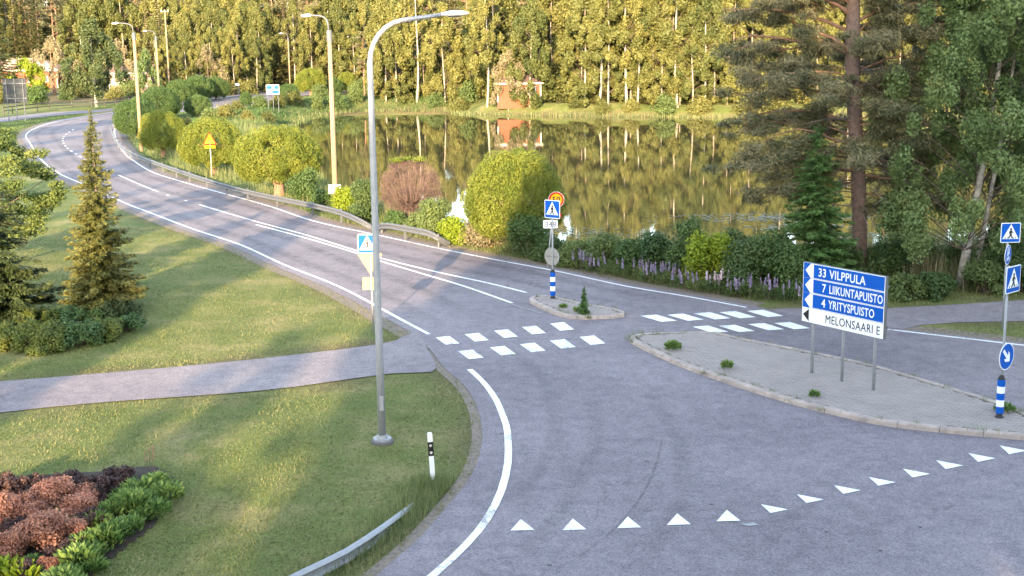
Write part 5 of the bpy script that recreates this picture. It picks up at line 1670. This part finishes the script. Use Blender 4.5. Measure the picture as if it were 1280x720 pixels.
for px, py, s, lab, mm in [
        (205, 197, (.85, .85, .95), 'shaded round willow with a lit top, right of the leaning wooden lamp post', 'w'),
        (172, 172, (1.0, 1.0, 1.05), 'low dark round willow behind the foot of the leaning wooden lamp post', 'g'),
        (201, 150, (1.1, 1.1, 1.1), 'wide dark round willow in front of the second wooden lamp post', 'g'),
        (226, 131, (1.0, 1.0, 1.0), 'dark round willow at the left end of the hedge row before the red shed', 'g'),
        (248, 127, (1.1, 1.0, 1.1), 'dark round willow in the middle of the hedge row before the pale rosy tree', 'g'),
        (270, 125, (.95, .95, 1.0), 'dark round willow at the right end of the far hedge row', 'g'),
        (248, 146, (.75, .75, .75), 'small grey-green round willow on the inside of the far road', 'g'),
        (308, 134, (.4, .4, .6), 'tiny standard willow on a thin stem left of the blue far sign', 'g'),
        (361, 130, (.7, .7, .8), 'small dark willow touching the right edge of the blue far sign', 'g'),
        (389, 121, (1.15, 1.1, 1.15), 'sunlit flat-topped round willow by the far end of the lake', 'w'),
        (417, 119, (.7, .7, .85), 'dark small willow right behind the wooden lamp post top half', 'g'),
        (434, 117, (.75, .75, .95), 'yellow-green small willow, farthest of the row by the lake', 'w')]:
    m_ = wD if mm == 'g' else wA
    sc = s if mm == 'g' else tuple(q for q in s)
    hero('round_willow', lab, 'tree', m_, px, py, 'round clipped willows', sc=sc, rz=random.random() * 6)


# bare burnt willow: twigs radiating from a short trunk
def bare_willow():
    random.seed(5)
    tb = MB()
    tb.tube([(0, 0, -0.3), (0, 0, 0.3), (0.03, 0, 0.9)], [0.26, 0.2, 0.2], 9)
    tw = MB()
    c = Vector((0, 0, 1.9)); R = Vector((1.62, 1.62, 1.5))
    for i in range(640):
        d = Vector((random.gauss(0, 1), random.gauss(0, 1), random.gauss(0.15, 1))).normalized()
        e = c + Vector((d.x * R.x, d.y * R.y, d.z * R.z)) * random.uniform(0.88, 1.04)
        s0 = Vector((d.x * 0.12, d.y * 0.12, 0.8 + 0.1 * random.random()))
        mid = s0.lerp(e, 0.45) + Vector((d.x, d.y, 0)) * 0.25 - Vector((0, 0, 0.1))
        m2 = s0.lerp(e, 0.75) + Vector((d.x, d.y, 0)) * 0.12
        r0 = 0.022 if i % 14 == 0 else 0.008
        tw.tube([s0, mid, m2, e], [r0, r0 * .8, r0 * 0.55, 0.005], 3, caps=False)
        for j in range(3):
            q = m2.lerp(e, random.random() * 0.7)
            o = Vector((random.gauss(0, 1), random.gauss(0, 1), random.gauss(0, 1))).normalized() * 0.28 + d * 0.15
            tw.tube([q, q + o], [0.005, 0.003], 3, caps=False)
    lo2 = []
    for i in range(90):
        d = Vector((random.gauss(0, 1), random.gauss(0, 1), random.gauss(0.2, 1))).normalized(); e = c + Vector((d.x * R.x, d.y * R.y, d.z * R.z)) * .9
        lo2.append((e.x, e.y, e.z, .26, .26, .24))
    t = hero('bare_willow', 'withered purple-brown round willow between the steel lamp and the large willow', 'tree', (tw.mesh('bare_twigs', M['twig']), tb.mesh('trunk', M['twig'], True)), 514, 279, names=('trunk', 'bare_twigs'))
    lo = [(random.uniform(-.7, .6), random.uniform(-.6, .6), 3.35, .35, .35, .12) for i in range(6)]
    link('withered_leaves', leaf_mesh('withered_leaves', M['f_wither'], [lobes_leaves(lo2, 9000, 0.035, shell=.9, aspect=.3)]), t)
    link('green_top', leaf_mesh('green_top', M['f_willow'], [lobes_leaves(lo, 1100, 0.05, shell=.8)]), t)


bare_willow()

# ============================================================ LEFT LAWN TREES
b = P(131, 392)
h = ztop(b, 136)
hero('small_spruce', 'slender golden-lit spruce alone on the lawn left of the road', 'tree', spruce_meshes(h, 1.5, 111, mleaf='f_litspruce', size=0.085, dens=2.6, whorl=62, z0=0.03, pexp=0.85, tb_r=0.013, rough_len=0.45), 131, 392)
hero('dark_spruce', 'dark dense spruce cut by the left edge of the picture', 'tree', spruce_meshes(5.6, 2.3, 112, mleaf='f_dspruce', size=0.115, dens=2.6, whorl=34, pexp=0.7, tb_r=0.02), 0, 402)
random.seed(9)
lob = []
for i in range(95):
    a = random.random() * 6.283; zz = random.random(); q = (0.4 + 0.6 * math.sqrt(random.random())) * 3.2 * math.sin(math.pi * (0.12 + 0.83 * zz)) ** 0.6
    k = random.uniform(.28, .55)
    lob.append((math.cos(a) * q, math.sin(a) * q, 1.4 + zz * 4.6, k * 1.3, k * 1.3, k * 0.6))
tbm = MB(); trunk_mb(tbm, (0, 0, -.3), (0, 0, 5), .13, .04, bend=.15)
for l in lob[::4]: tbm.tube([(0, 0, l[2] * 0.55), l[:3]], [.035, .008], 4, caps=False)
hero('broadleaf_tree', 'yellow-green broadleaf tree behind the dark spruce at the left edge', 'tree', (leaf_mesh('leafy_crown', M['f_maple'], [lobes_leaves(lob, 52000, 0.055, shell=.9, aspect=.7, up=.5)]), tbm.mesh('trunk', M['bark'], True)), -14, 338)

for i, (px, py, w_, h_, m_, n_, lab) in enumerate([
        (18, 432, 2.7, 0.85, 'f_jun', 8000, 'yellow-green juniper cut by the left edge, in the low bed'),
        (60, 434, 2.4, 0.9, 'f_jun', 8000, 'brightest yellow juniper in the middle of the low bed'),
        (97, 431, 2.1, 0.85, 'f_jung', 6500, 'dark green juniper right of the brightest yellow one'),
        (128, 424, 1.7, 0.75, 'f_jun', 5000, 'dull yellow juniper at the right end of the low bed'),
        (158, 414, 1.7, 0.6, 'f_jung', 4200, 'small green juniper at the tip of the bed below the spruce'),
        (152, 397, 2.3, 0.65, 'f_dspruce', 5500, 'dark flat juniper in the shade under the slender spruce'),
        (98, 403, 2.4, 0.6, 'f_jung', 5500, 'blue-green spreading juniper behind the yellow one'),
        (45, 408, 2.6, 0.6, 'f_jun', 5500, 'pale spreading juniper in front of the dark spruce')]):
    hero('juniper', lab, 'shrub', shrub_meshes(w_, h_, n_, 0.05, 120 + i, m_, lobn=30, aspect=.4, up=.6, zlow=.2), px, py, 'junipers of the low bed', names=('stems', 'foliage'))


# ============================================================ FLOWER BED
def leafy(w_, h_, n, seedv, mname, size=0.09):
    """clump of upright lance-shaped leaves"""
    random.seed(seedv)
    a = rng.random(n) * 6.283; r = np.sqrt(rng.random(n)) * w_ / 2
    tilt = 0.25 + 0.9 * r / (w_ / 2)
    u = np.column_stack([np.cos(a) * tilt, np.sin(a) * tilt, np.ones(n)]); u = unit(u + rng.normal(0, .2, (n, 3)))
    c = np.column_stack([np.cos(a) * r, np.sin(a) * r, h_ * (0.25 + 0.7 * rng.random(n)) * (1 - 0.35 * (r / (w_ / 2)) ** 2)])
    v = unit(np.cross(u, rdir(n)))
    s = size * (.7 + .6 * rng.random(n))
    return leaf_mesh('leafy_clump', M[mname], [(c, u, v, s, s * .38, rng.random(n))])


red = [shrub_meshes(1.15, 0.62, 5200, 0.03, 140 + i, 'f_red', lobn=26, aspect=.6, up=.5, zlow=.3) for i in range(2)]
pur = [shrub_meshes(1.1, 0.5, 3600, 0.034, 145 + i, 'f_purp', lobn=24, aspect=.6, up=.4, zlow=.2) for i in range(2)]
for i, (px, py, s, lab) in enumerate([
        (58, 678, 1.35, 'biggest orange-red shrub in the middle of the flower bed'),
        (18, 690, 1.0, 'orange-red shrub just behind the yellow leaves'), (88, 668, .8, 'small orange-red shrub right of the biggest one'), (45, 655, .9, 'orange-red shrub touching the back of the biggest one'), (108, 628, .8, 'small orange shrub at the back edge before the green clumps'), (60, 705, .6, 'tiny orange-red shrub in front of the biggest one'),
        (70, 632, 1.15, 'orange-red shrub at the back of the bed, sunlit'),
        (100, 645, 1.0, 'orange-red shrub bordering the green leafy clumps'),
        (-2, 655, 1.2, 'dull red shrub cut by the left picture edge in the bed'),
        (25, 650, 1.0, 'rusty shrub between the sunlit back one and the left edge')]):
    hero('red_shrub', lab, 'shrub', red[i % 2], px, py, 'red shrubs of the flower bed', sc=s * .82, rz=i, names=('stems', 'foliage'))
for i, (px, py, s, lab) in enumerate([
        (5, 622, 1.1, 'dark purple shrub at the back left corner of the bed'), (40, 618, 1.0, 'dark purple shrub second from left along the bed back'),
        (85, 614, 1.0, 'dark purple shrub in the middle of the bed back'), (122, 622, 1.2, 'dark purple shrub where red shrubs meet green clumps'),
        (150, 606, 1.0, 'dark purple shrub near the rosy flower spike'), (115, 655, .9, 'dark purple shrub low among the red shrubs'),
        (75, 690, .8, 'dark purple shrub in front, above the green leaves'), (98, 682, .7, 'dark low shrub between the small orange one and the green leaves'), (20, 668, .8, 'dark purple shrub among the red ones near the left edge'), (30, 712, .8, 'dark purple shrub behind the yellow leaf clump')]):
    hero('purple_shrub', lab, 'shrub', pur[i % 2], px, py, 'dark shrubs of the flower bed', sc=s * .85, rz=i, names=('stems', 'foliage'))
lc = [leafy(0.85, 0.45, 330, 150 + i, 'f_leafy', sz) for i, sz in enumerate((.1, .07, .12))]
spots = [(150, 628, 1.0), (172, 618, 1.1), (193, 608, 1.0), (206, 622, .9), (196, 637, .9), (180, 646, .9), (163, 655, .9), (146, 664, .9), (128, 676, .9), (140, 645, 1.1), (118, 690, .9), (100, 700, .9), (85, 712, .9), (105, 680, .9), (165, 638, 1.1), (185, 626, 1.0), (70, 725, .9), (125, 658, .9), (90, 735, 1.0), (60, 740, .9)]
spots = spots + [(62, 658, .5), (96, 650, .55), (44, 696, .5), (30, 640, .45), (118, 706, .7), (122, 640, .6), (76, 640, .4)]
spots = [(a + random.uniform(-4, 4), b_ + random.uniform(-4, 4), c * random.uniform(.75, 1.2)) for a, b_, c in spots]
ORD = ['first', 'second', 'third', 'fourth', 'fifth', 'sixth', 'seventh', 'eighth', 'ninth', 'tenth', 'eleventh', 'twelfth', 'thirteenth', 'fourteenth', 'fifteenth', 'sixteenth', 'seventeenth', 'eighteenth', 'nineteenth', 'twentieth', 'twenty-first', 'twenty-second', 'twenty-third', 'twenty-fourth', 'twenty-fifth', 'twenty-sixth', 'twenty-seventh']
rank = sorted(range(len(spots)), key=lambda q: -spots[q][0])
for i, (px, py, s) in enumerate(spots):
    o = link('leafy_plant', lc[i % 3], None, None, label='green upright leafy clump of the flower bed, ' + ORD[rank.index(i)] + ' from the right along the bed', category='plant', group='green leafy clumps of the bed')
    b = P(px, py); o.location = (b.x, b.y, ground_z(b.x, b.y) + .03); o.scale = (s * .85,) * 3; o.rotation_euler = (0, 0, i * 1.3)
yc = leafy(0.6, 0.3, 110, 155, 'f_yshrub', 0.1)
for i, (px, py, lab) in enumerate([(6, 712, 'bright yellow-green leaf clump in the bottom left corner'), (27, 718, 'bright yellow-green leaf clump, right one of the pair in the corner')]):
    o = link('yellow_plant', yc, None, None, label=lab, category='plant', group='yellow leaf clumps')
    b = P(px, py); o.location = (b.x, b.y, ground_z(b.x, b.y) + .05); o.rotation_euler = (0, 0, i * 2)
sp_ = MB()
for q in range(3):
    sp_.tube([(q * .05 - .05, 0, 0), (q * .06 - .06, 0, .5 + q * .05)], [.008, .006], 4)
fl_ = leaf_mesh('flower_spike', M['f_red'], [lobes_leaves([(q * .09 - .09, 0, .4 + q * .06 + k * .06, .02, .02, .04) for q in range(3) for k in range(5)], 360, .011, shell=.9)])
b = P(189, 601)
t = thing('flower_spike', 'thin rosy flower spikes standing above the right end of the flower bed', 'plant', (b.x, b.y, ground_z(b.x, b.y)))
link('stem', sp_.mesh('stem', M['bark']), t); link('flowers', fl_, t)

# weeds on the islands
for px, py, w_, h_, n_, lab, z in [
        (841, 442, 0.5, 0.32, 500, 'bushy green weed in the kerb joint near the tip of the big island', .13),
        (909, 466, 0.35, 0.3, 220, 'small weed on the near kerb of the big island, right of the bushy one', .13),
        (1018, 501, 0.3, 0.2, 150, 'small weed by the near kerb below the direction sign', .13),
        (1255, 520, 0.5, 0.25, 260, 'green weed hugging the banded bollard on the big island', .13),
        (704, 388, 0.3, 0.14, 160, 'dark little weed in the middle of the small island', .12),
        (721, 393, 0.25, 0.2, 120, 'low weed left of the tall cone-shaped weed', .12)]:
    hero('weed', lab, 'weed', (leafy(w_, h_, n_, 7, 'f_leafy', .05), None), px, py, z=z - .02, names=('stems', 'foliage'))
hero('tall_weed', 'tall cone-shaped green weed growing on the small island', 'weed', spruce_meshes(0.95, 0.17, 160, mleaf='f_yspruce', size=.05, dens=1.6, whorl=18, tb_r=.01), 730, 396, z=.1)
pts = []
for poly, z in ((big, .11), (small, .10)):
    o = np.array([[*P(a, b_)][:2] for a, b_ in poly])
    for k in range(80 if poly is big else 18):
        i = random.randint(0, len(o) - 1); f = random.random(); c = o[i] * (1 - f) + o[(i + 1) % len(o)] * f
        cen = o.mean(0); c = c + (cen - c) / np.linalg.norm(cen - c) * (0.24 if random.random() < .6 else -0.03)
        m = random.randint(5, 26)
        q = np.column_stack([c[None] + rng.normal(0, .06, (m, 2)), np.full(m, z if True else 0)])
        pts.append(q)
pts = np.concatenate(pts); pts[:, 2] = np.where(rng.random(len(pts)) < 2, pts[:, 2] - .05, 0)
link('kerb_joint_grass', blades('kerb_joint_grass', M['f_tall'], pts, .17, .014, .7), kind='stuff')

# ============================================================ RIGHT-HAND TREES
random.seed(21)
b = P(1073, 347)
tb = MB(); tr_pts = []
for i in range(12):
    s = i / 11; tr_pts.append((-0.9 * s + 0.12 * math.sin(s * 9), 0.1 * math.sin(s * 7), -0.3 + s * 17.5))
tb.tube(tr_pts, [0.37, .31, .3, .29, .285, .28, .28, .25, .21, .16, .1, .05], 12)
limbs = MB(); dead = MB(); lob = []


def tx(z): return -0.9 * (z + .3) / 17.5


def limb(z, ex, ey, ez, r=0.07, puffs=6, start=0.45, pr=0.75, mb=limbs):
    a = Vector((tx(z), 0, z)); e = Vector((ex, ey, ez))
    L_ = (e - a).length
    pts = [a]
    for k in range(1, 6):
        s = k / 5
        pts.append(a.lerp(e, s) + Vector((random.gauss(0, .06), random.gauss(0, .06), random.gauss(0, .05) + .06 * L_ * math.sin(s * math.pi))) * 1.5)
    mb.tube(pts, [r, r * .85, r * .7, r * .5, r * .35, r * .18], 6, caps=False)
    for j in range(puffs):
        s = start + (1 - start) * (j + random.random()) / puffs
        c = a.lerp(e, s) + Vector((random.gauss(0, .35), random.gauss(0, .45), random.gauss(0.05, .22))) * (0.6 + L_ * 0.12)
        k = pr * random.uniform(.55, 1.1)
        lob.append((c.x, c.y, c.z, k, k, k * random.uniform(.35, .55)))
        mb.tube([a.lerp(e, max(0.1, s - .15)), c], [r * .3, .008], 4, caps=False)


# limbs (height, end x, end y, end z)
for z, ex, ey, ez, r, pf in [
        (3.9, -4.2, 0.5, 3.3, .05, 6), (4.4, -3.4, -1.8, 4.0, .05, 6), (4.9, -5.0, 0.2, 4.6, .06, 8), (5.4, -4.4, -1.2, 5.6, .06, 8), (6.2, -5.4, 0.5, 6.2, .07, 8), (6.0, -3.2, 2.5, 6.3, .05, 7),
        (7.0, -5.2, -.8, 7.4, .07, 8), (7.6, -4.0, 1.8, 8.2, .06, 8), (8.7, -5.2, 0, 9.4, .11, 9), (8.8, -3.0, -.6, 9.9, .09, 6), (9.6, -5.4, 1, 10.6, .08, 9), (10.2, -4.4, -1.6, 11.4, .08, 9),
        (11, -4.8, 0.3, 12.2, .07, 9), (12, -4.2, 1.3, 13.3, .07, 8), (13, -3.4, -1, 14.4, .06, 8), (14, -2.6, .5, 15.8, .05, 7), (15.4, -1.6, 0, 17.4, .04, 7),
        (3.6, 2.2, 0.3, 2.4, .05, 4), (4.3, 3.0, -.8, 3.1, .06, 6), (4.9, 2.6, 1.0, 4.2, .05, 5), (5.8, 3.1, -.4, 5.2, .06, 6), (6.6, 2.5, 1.4, 6.3, .05, 5), (7.4, 3.2, -.5, 7.2, .06, 6), (8.2, 3.0, .8, 8.5, .06, 7),
        (9.2, 3.6, -.4, 9.8, .07, 8), (10, 3.2, 1, 10.8, .07, 8), (11, 3.2, -1, 12, .06, 8), (12.2, 2.8, .4, 13.4, .06, 7), (13.4, 2.2, -.3, 15, .05, 7), (15, 1.2, .4, 16.8, .04, 6),
        (5.2, -1.0, -2.8, 5.0, .05, 6), (6.8, 0.6, -2.6, 7.0, .05, 6), (9.0, -.6, -3, 9.6, .06, 7), (11, .2, -2.6, 12, .05, 7), (8, 0, 3, 8.6, .05, 6), (10.5, -1, 3, 11.4, .05, 6)]:
    limb(z, ex, ey, ez, r, int(pf * 1.25), .35, .66)
for i in range(34):
    z = random.uniform(4.0, 15); a = random.choice((math.pi, 0)) + random.uniform(-1.1, 1.1)
    L_ = (random.uniform(2.4, 5.2) if math.cos(a) < 0 else random.uniform(1.6, 3.2)) * (1 - max(0, z - 10) * .08)
    limb(z, tx(z) + math.cos(a) * L_, math.sin(a) * L_, z + random.uniform(-.6, 1.0), .04, 8, .3, .62)
for i in range(70):
    z = random.uniform(2.6, 8.5); a = random.random() * 6.28; L_ = random.uniform(.8, 2.4)
    e = Vector((tx(z) + math.cos(a) * L_, math.sin(a) * L_, z - random.uniform(-.1, .9)))
    m_ = Vector((tx(z), 0, z)).lerp(e, .5) + Vector((0, 0, .2))
    dead.tube([(tx(z), 0, z), m_, e], [.028, .018, .006], 4, caps=False)
    for j in range(5):
        q = m_.lerp(e, random.random()); dead.tube([q, q + Vector((random.gauss(0, .3), random.gauss(0, .3), random.gauss(-.15, .25)))], [.009, .004], 3, caps=False)
t = thing('big_pine', 'large old pine with a thick reddish trunk, behind the direction sign', 'tree', (b.x, b.y, ground_z(b.x, b.y)))
link('trunk', tb.mesh('trunk', M['pinebark'], True), t)
link('limbs', limbs.mesh('limbs', M['pineor'], True), t)
link('dead_branches', dead.mesh('dead_branches', M['deadtwig']), t)
link('crown', leaf_mesh('pine_crown', M['f_pine'], [lobes_leaves(lob, 210000, 0.11, shell=.97, aspect=.13, up=.2, vary=.7)]), t)

hero('young_spruce', 'dense green young spruce left of the big pine', 'tree', spruce_meshes(6.4, 1.75, 170, mleaf='f_yspruce', size=.12, dens=2.4, whorl=46, pexp=.6, tb_r=.015, rough_len=.4), 1017, 358)
hero('shore_birch', 'twin-trunked birch with drooping foliage right of the big pine', 'tree', birch_meshes(14, 3.5, 80000, 0.07, 171, z0=.14, mleaf='f_dbirch', lean=1.1, lobn=190, tr=.013, lob=.62), 1199, 357)
lf2, tr2 = birch_meshes(13, 2.6, 26000, 0.085, 172, z0=.3, mleaf='f_dbirch', lean=1.3, lobn=70, tr=.009, lob=.6)
hero('shore_birch', 'thinner second birch stem just right of the twin-trunked birch', 'tree', (lf2, tr2), 1216, 353)
hero('shore_birch', 'birch at the right picture edge, only its drooping foliage in view', 'tree', birch_meshes(12, 3.4, 24000, 0.085, 173, z0=.3, mleaf='f_dbirch', lean=-.6, lobn=80, tr=.013, lob=.7), 1312, 345)

# ============================================================ BANK SHRUBS
rngs = [
    (452, 277, 2.0, 2.3, 'f_shrub', 'leafy dark bush between the wooden lamp post and the steel lamp'),
    (433, 268, 1.5, 1.7, 'f_yshrub', 'sunlit yellow-green bush beside the white notice board'),
    (404, 262, 1.6, 1.2, 'f_dwillow', 'low dark bush at the foot of the wooden lamp post'),
    (380, 252, 2.0, 2.0, 'f_dwillow', 'dark bush against the right side of the biggest sunlit willow'),
    (545, 296, 1.9, 1.9, 'f_shrub', 'leafy bush right of the bare brown willow'),
    (570, 303, 1.5, 1.3, 'f_yshrub', 'sunny bush behind the bent guardrail end'),
    (604, 308, 2.0, 1.7, 'f_pale', 'pale blossoming bush left of the large round willow'),
    (663, 322, 2.2, 2.0, 'f_dwillow', 'dark bush under the right side of the large round willow'),
    (690, 327, 1.5, 1.1, 'f_shrub', 'low bush behind the speed limit sign'),
    (724, 332, 1.9, 1.2, 'f_shrub', 'low pale green bush left of the lupins'),
    (757, 336, 1.9, 1.5, 'f_shrub', 'bush behind the leftmost lupins'),
    (790, 342, 1.8, 1.5, 'f_dwillow', 'darker bush behind the densest lupins'),
    (822, 345, 2.0, 1.8, 'f_shrub', 'round green bush left of the tall thin dark bush'),
    (856, 351, 1.7, 2.7, 'f_dwillow', 'tall thin dark bush rising above the bank'),
    (884, 357, 2.2, 2.2, 'f_yshrub', 'brightest yellow-green bush on the bank'),
    (912, 352, 2.0, 2.2, 'f_shrub', 'grey-green bush behind the brightest bush'),
    (938, 363, 2.4, 2.1, 'f_shrub', 'full green bush left of the direction sign'),
    (968, 362, 2.4, 2.4, 'f_dwillow', 'dark bush left of the young spruce'),
    (992, 368, 2.0, 1.9, 'f_dwillow', 'dark bush behind the left end of the direction sign'),
    (1045, 352, 2.4, 1.8, 'f_dwillow', 'dark bush at the foot of the big pine'),
    (1112, 350, 2.2, 1.9, 'f_dwillow', 'dark bush right of the big pine trunk'),
    (1130, 372, 1.8, 0.9, 'f_shrub', 'low weedy bush right of the direction sign'),
    (1165, 371, 1.9, 1.0, 'f_shrub', 'low weedy bush left of the birch trunks'),
    (1232, 366, 1.9, 1.3, 'f_shrub', 'weedy bush between the birch trunks and the footpath sign'),
    (1275, 364, 2.2, 1.6, 'f_shrub', 'green bush behind the footpath sign at the right edge'),
    (1246, 352, 2.4, 2.4, 'f_dwillow', 'dark bush behind the upper crossing sign'),
    (1180, 345, 2.4, 1.6, 'f_dwillow', 'dark bush behind the birch trunks'),
    (495, 284, 1.4, 0.9, 'f_dwillow', 'low bush left of the bare brown willow trunk'),
    (523, 290, 1.4, 1.0, 'f_shrub', 'low bush in front of the bare brown willow trunk'),
]
for i, (px, py, w_, h_, m_, lab) in enumerate(rngs):
    n_ = int(2600 * w_ * h_ ** .6)
    hero('bush', lab, 'bush', shrub_meshes(w_, h_, n_, 0.062, 200 + i, m_, lobn=24, aspect=.55, zlow=.12), px, py, 'bushes of the lake bank', names=('stems', 'foliage'))


# lupins
def lupin(mname, seedv, n=8):
    random.seed(seedv)
    lf = leafy(0.7, 0.6, 150, seedv, 'f_shrub', .06)
    st = MB(); lo = []
    for i in range(n):
        x, y = random.gauss(0, .22), random.gauss(0, .2); h = random.uniform(.55, .85)
        st.tube([(x * .6, y * .6, 0), (x, y, h)], [.008, .006], 3, caps=False)
        for k in range(5): lo.append((x, y, h - .22 + k * .065, .045 - .006 * k, .045 - .006 * k, .05))
    fl = leaf_mesh('flower_spikes', M[mname], [lobes_leaves(lo, 90 * n, .022, shell=.5, aspect=.8)])
    return lf, st.mesh('stems', M['bark']), fl


lu = [lupin('f_lup', 300 + i, n_) for i, n_ in enumerate((6, 3, 2))]; lp = lupin('f_lupp', 310, 4)
LUP = [(q0 + random.uniform(-4, 4), q1 + random.uniform(-1.5, 2.5)) for q0, q1 in [(745, 341), (762, 345), (775, 347), (787, 346), (797, 349), (807, 354), (818, 352), (829, 355), (840, 357), (850, 359), (861, 360), (838, 351), (846, 352), (872, 363), (882, 365), (892, 366), (902, 368), (915, 369), (926, 369), (936, 370), (945, 371), (955, 373), (968, 375), (982, 377), (729, 338), (1010, 378), (996, 374)]]
order = sorted(range(len(LUP)), key=lambda q: LUP[q][0])
for i, (px, py) in enumerate(LUP):
    v_ = lp if i in (14, 15, 16) else lu[i % 3]
    b = P(px, py)
    od = ['first', 'second', 'third', 'fourth', 'fifth', 'sixth', 'seventh', 'eighth', 'ninth', 'tenth', 'eleventh', 'twelfth', 'thirteenth', 'fourteenth', 'fifteenth', 'sixteenth', 'seventeenth', 'eighteenth', 'nineteenth', 'twentieth', 'twenty-first', 'twenty-second', 'twenty-third', 'twenty-fourth', 'twenty-fifth', 'twenty-sixth', 'twenty-seventh']
    lab = ('pale pink' if v_ is lp else 'purple') + ' lupin clump, ' + od[order.index(i)] + ' from the left in the row beyond the road'
    t = thing('lupin', lab, 'flower', (b.x, b.y, ground_z(b.x, b.y)), i * 1.1, 'lupins on the bank')
    t.scale = (1.1, 1.1, random.uniform(.95, 1.15))
    link('stems', v_[1], t); link('leaves', v_[0], t); link('flower_spikes', v_[2], t, kind='stuff')


# stones
def rock(label, px, py, s, m, z=0.0, name='boulder'):
    random.seed(px)
    mb = MB(); vs = []; fs = []
    nu, nv = 10, 6
    for j in range(nv + 1):
        th = math.pi * j / nv
        for i in range(nu):
            ph = 2 * math.pi * i / nu
            r = 1 + random.uniform(-.16, .16)
            vs.append((math.sin(th) * math.cos(ph) * s[0] * r, math.sin(th) * math.sin(ph) * s[1] * r, math.cos(th) * s[2] * r))
    for j in range(nv):
        for i in range(nu):
            a = j * nu + i; b2 = j * nu + (i + 1) % nu
            fs.append((a, a + nu, b2 + nu, b2))
    mb.add(vs, fs)
    o = link(name, mb.mesh(name, M[m], True), None, None, label=label, category='rock')
    b = P(px, py); o.location = (b.x, b.y, ground_z(b.x, b.y) + z)


rock('pale boulder at the start of the long guardrail', 151, 161, (.75, .6, .7), 'kerb', .35)
rock('grey low boulder on the far shore left of the sandy spit', 573, 135, (1.9, 1.2, .8), 'concrete', .2)

# ============================================================ TREES BEHIND THE VIEWPOINT (their shade falls on the junction)
random.seed(33)
k = 0
for y0, st in ((-20, 3.2), (-26, 3.6), (-33, 4.0), (-42, 5.0)):
    x = -75.0
    while x < 62:
        xt = x - 9.0 * 0
        xs_ = x + (55 - y0) * math.tan(SUN_DIR)       # where its shade lands at 55 m
        if xs_ < -31: T = 17
        elif -28.5 < xs_ < -19.5 or -16.4 < xs_ < -11.6 or -8.4 < xs_ < -4.9: T = 6.5
        elif xs_ < -9: T = 16.5
        elif xs_ < -1: T = 14.2
        elif xs_ < 6: T = 19
        elif xs_ < 14: T = 23
        else: T = 27
        T *= random.uniform(.9, 1.06) * (1 + (-22 - y0) * 0.006)
        kd = random.choice(['birch', 'birch', 'spruce', 'pine', 'tall'])
        base_h = {'birch': 17, 'tall': 20, 'spruce': 18, 'pine': 19}[kd]
        if random.random() < .93:
            tree_inst(kd, (x + random.uniform(-1, 1), y0 + random.uniform(-2, 2), -0.05), T / base_h, 'tall ' + {'birch': 'birch', 'tall': 'birch', 'spruce': 'spruce', 'pine': 'pine'}[kd] + ' in the tree belt behind the viewpoint', 'tree belt behind the viewpoint')
        x += st * random.uniform(.8, 1.25)
for x, y, T, kd in [(-30, 38, 13, 'spruce'), (-36, 52, 15, 'birch'), (-45, 62, 17, 'spruce'), (-52, 72, 17, 'spruce'), (-58, 84, 17, 'birch'), (-60, 64, 18, 'spruce'), (-66, 95, 16, 'spruce'), (-72, 84, 18, 'birch'), (-69, 110, 20, 'spruce'), (-66, 117, 19, 'spruce'), (-73, 119, 20, 'spruce'), (-63, 108, 17, 'spruce')]:  # unseen trees; the last spruces are added to shade the grey sign back
    base_h = {'birch': 17, 'tall': 20, 'spruce': 18, 'pine': 19}[kd]
    tree_inst(kd, (x, y, -0.05), T / base_h, {'birch': 'birch', 'spruce': 'spruce'}[kd] + ' in the unseen tree belt left of the lawn', 'unseen trees left of the lawn')
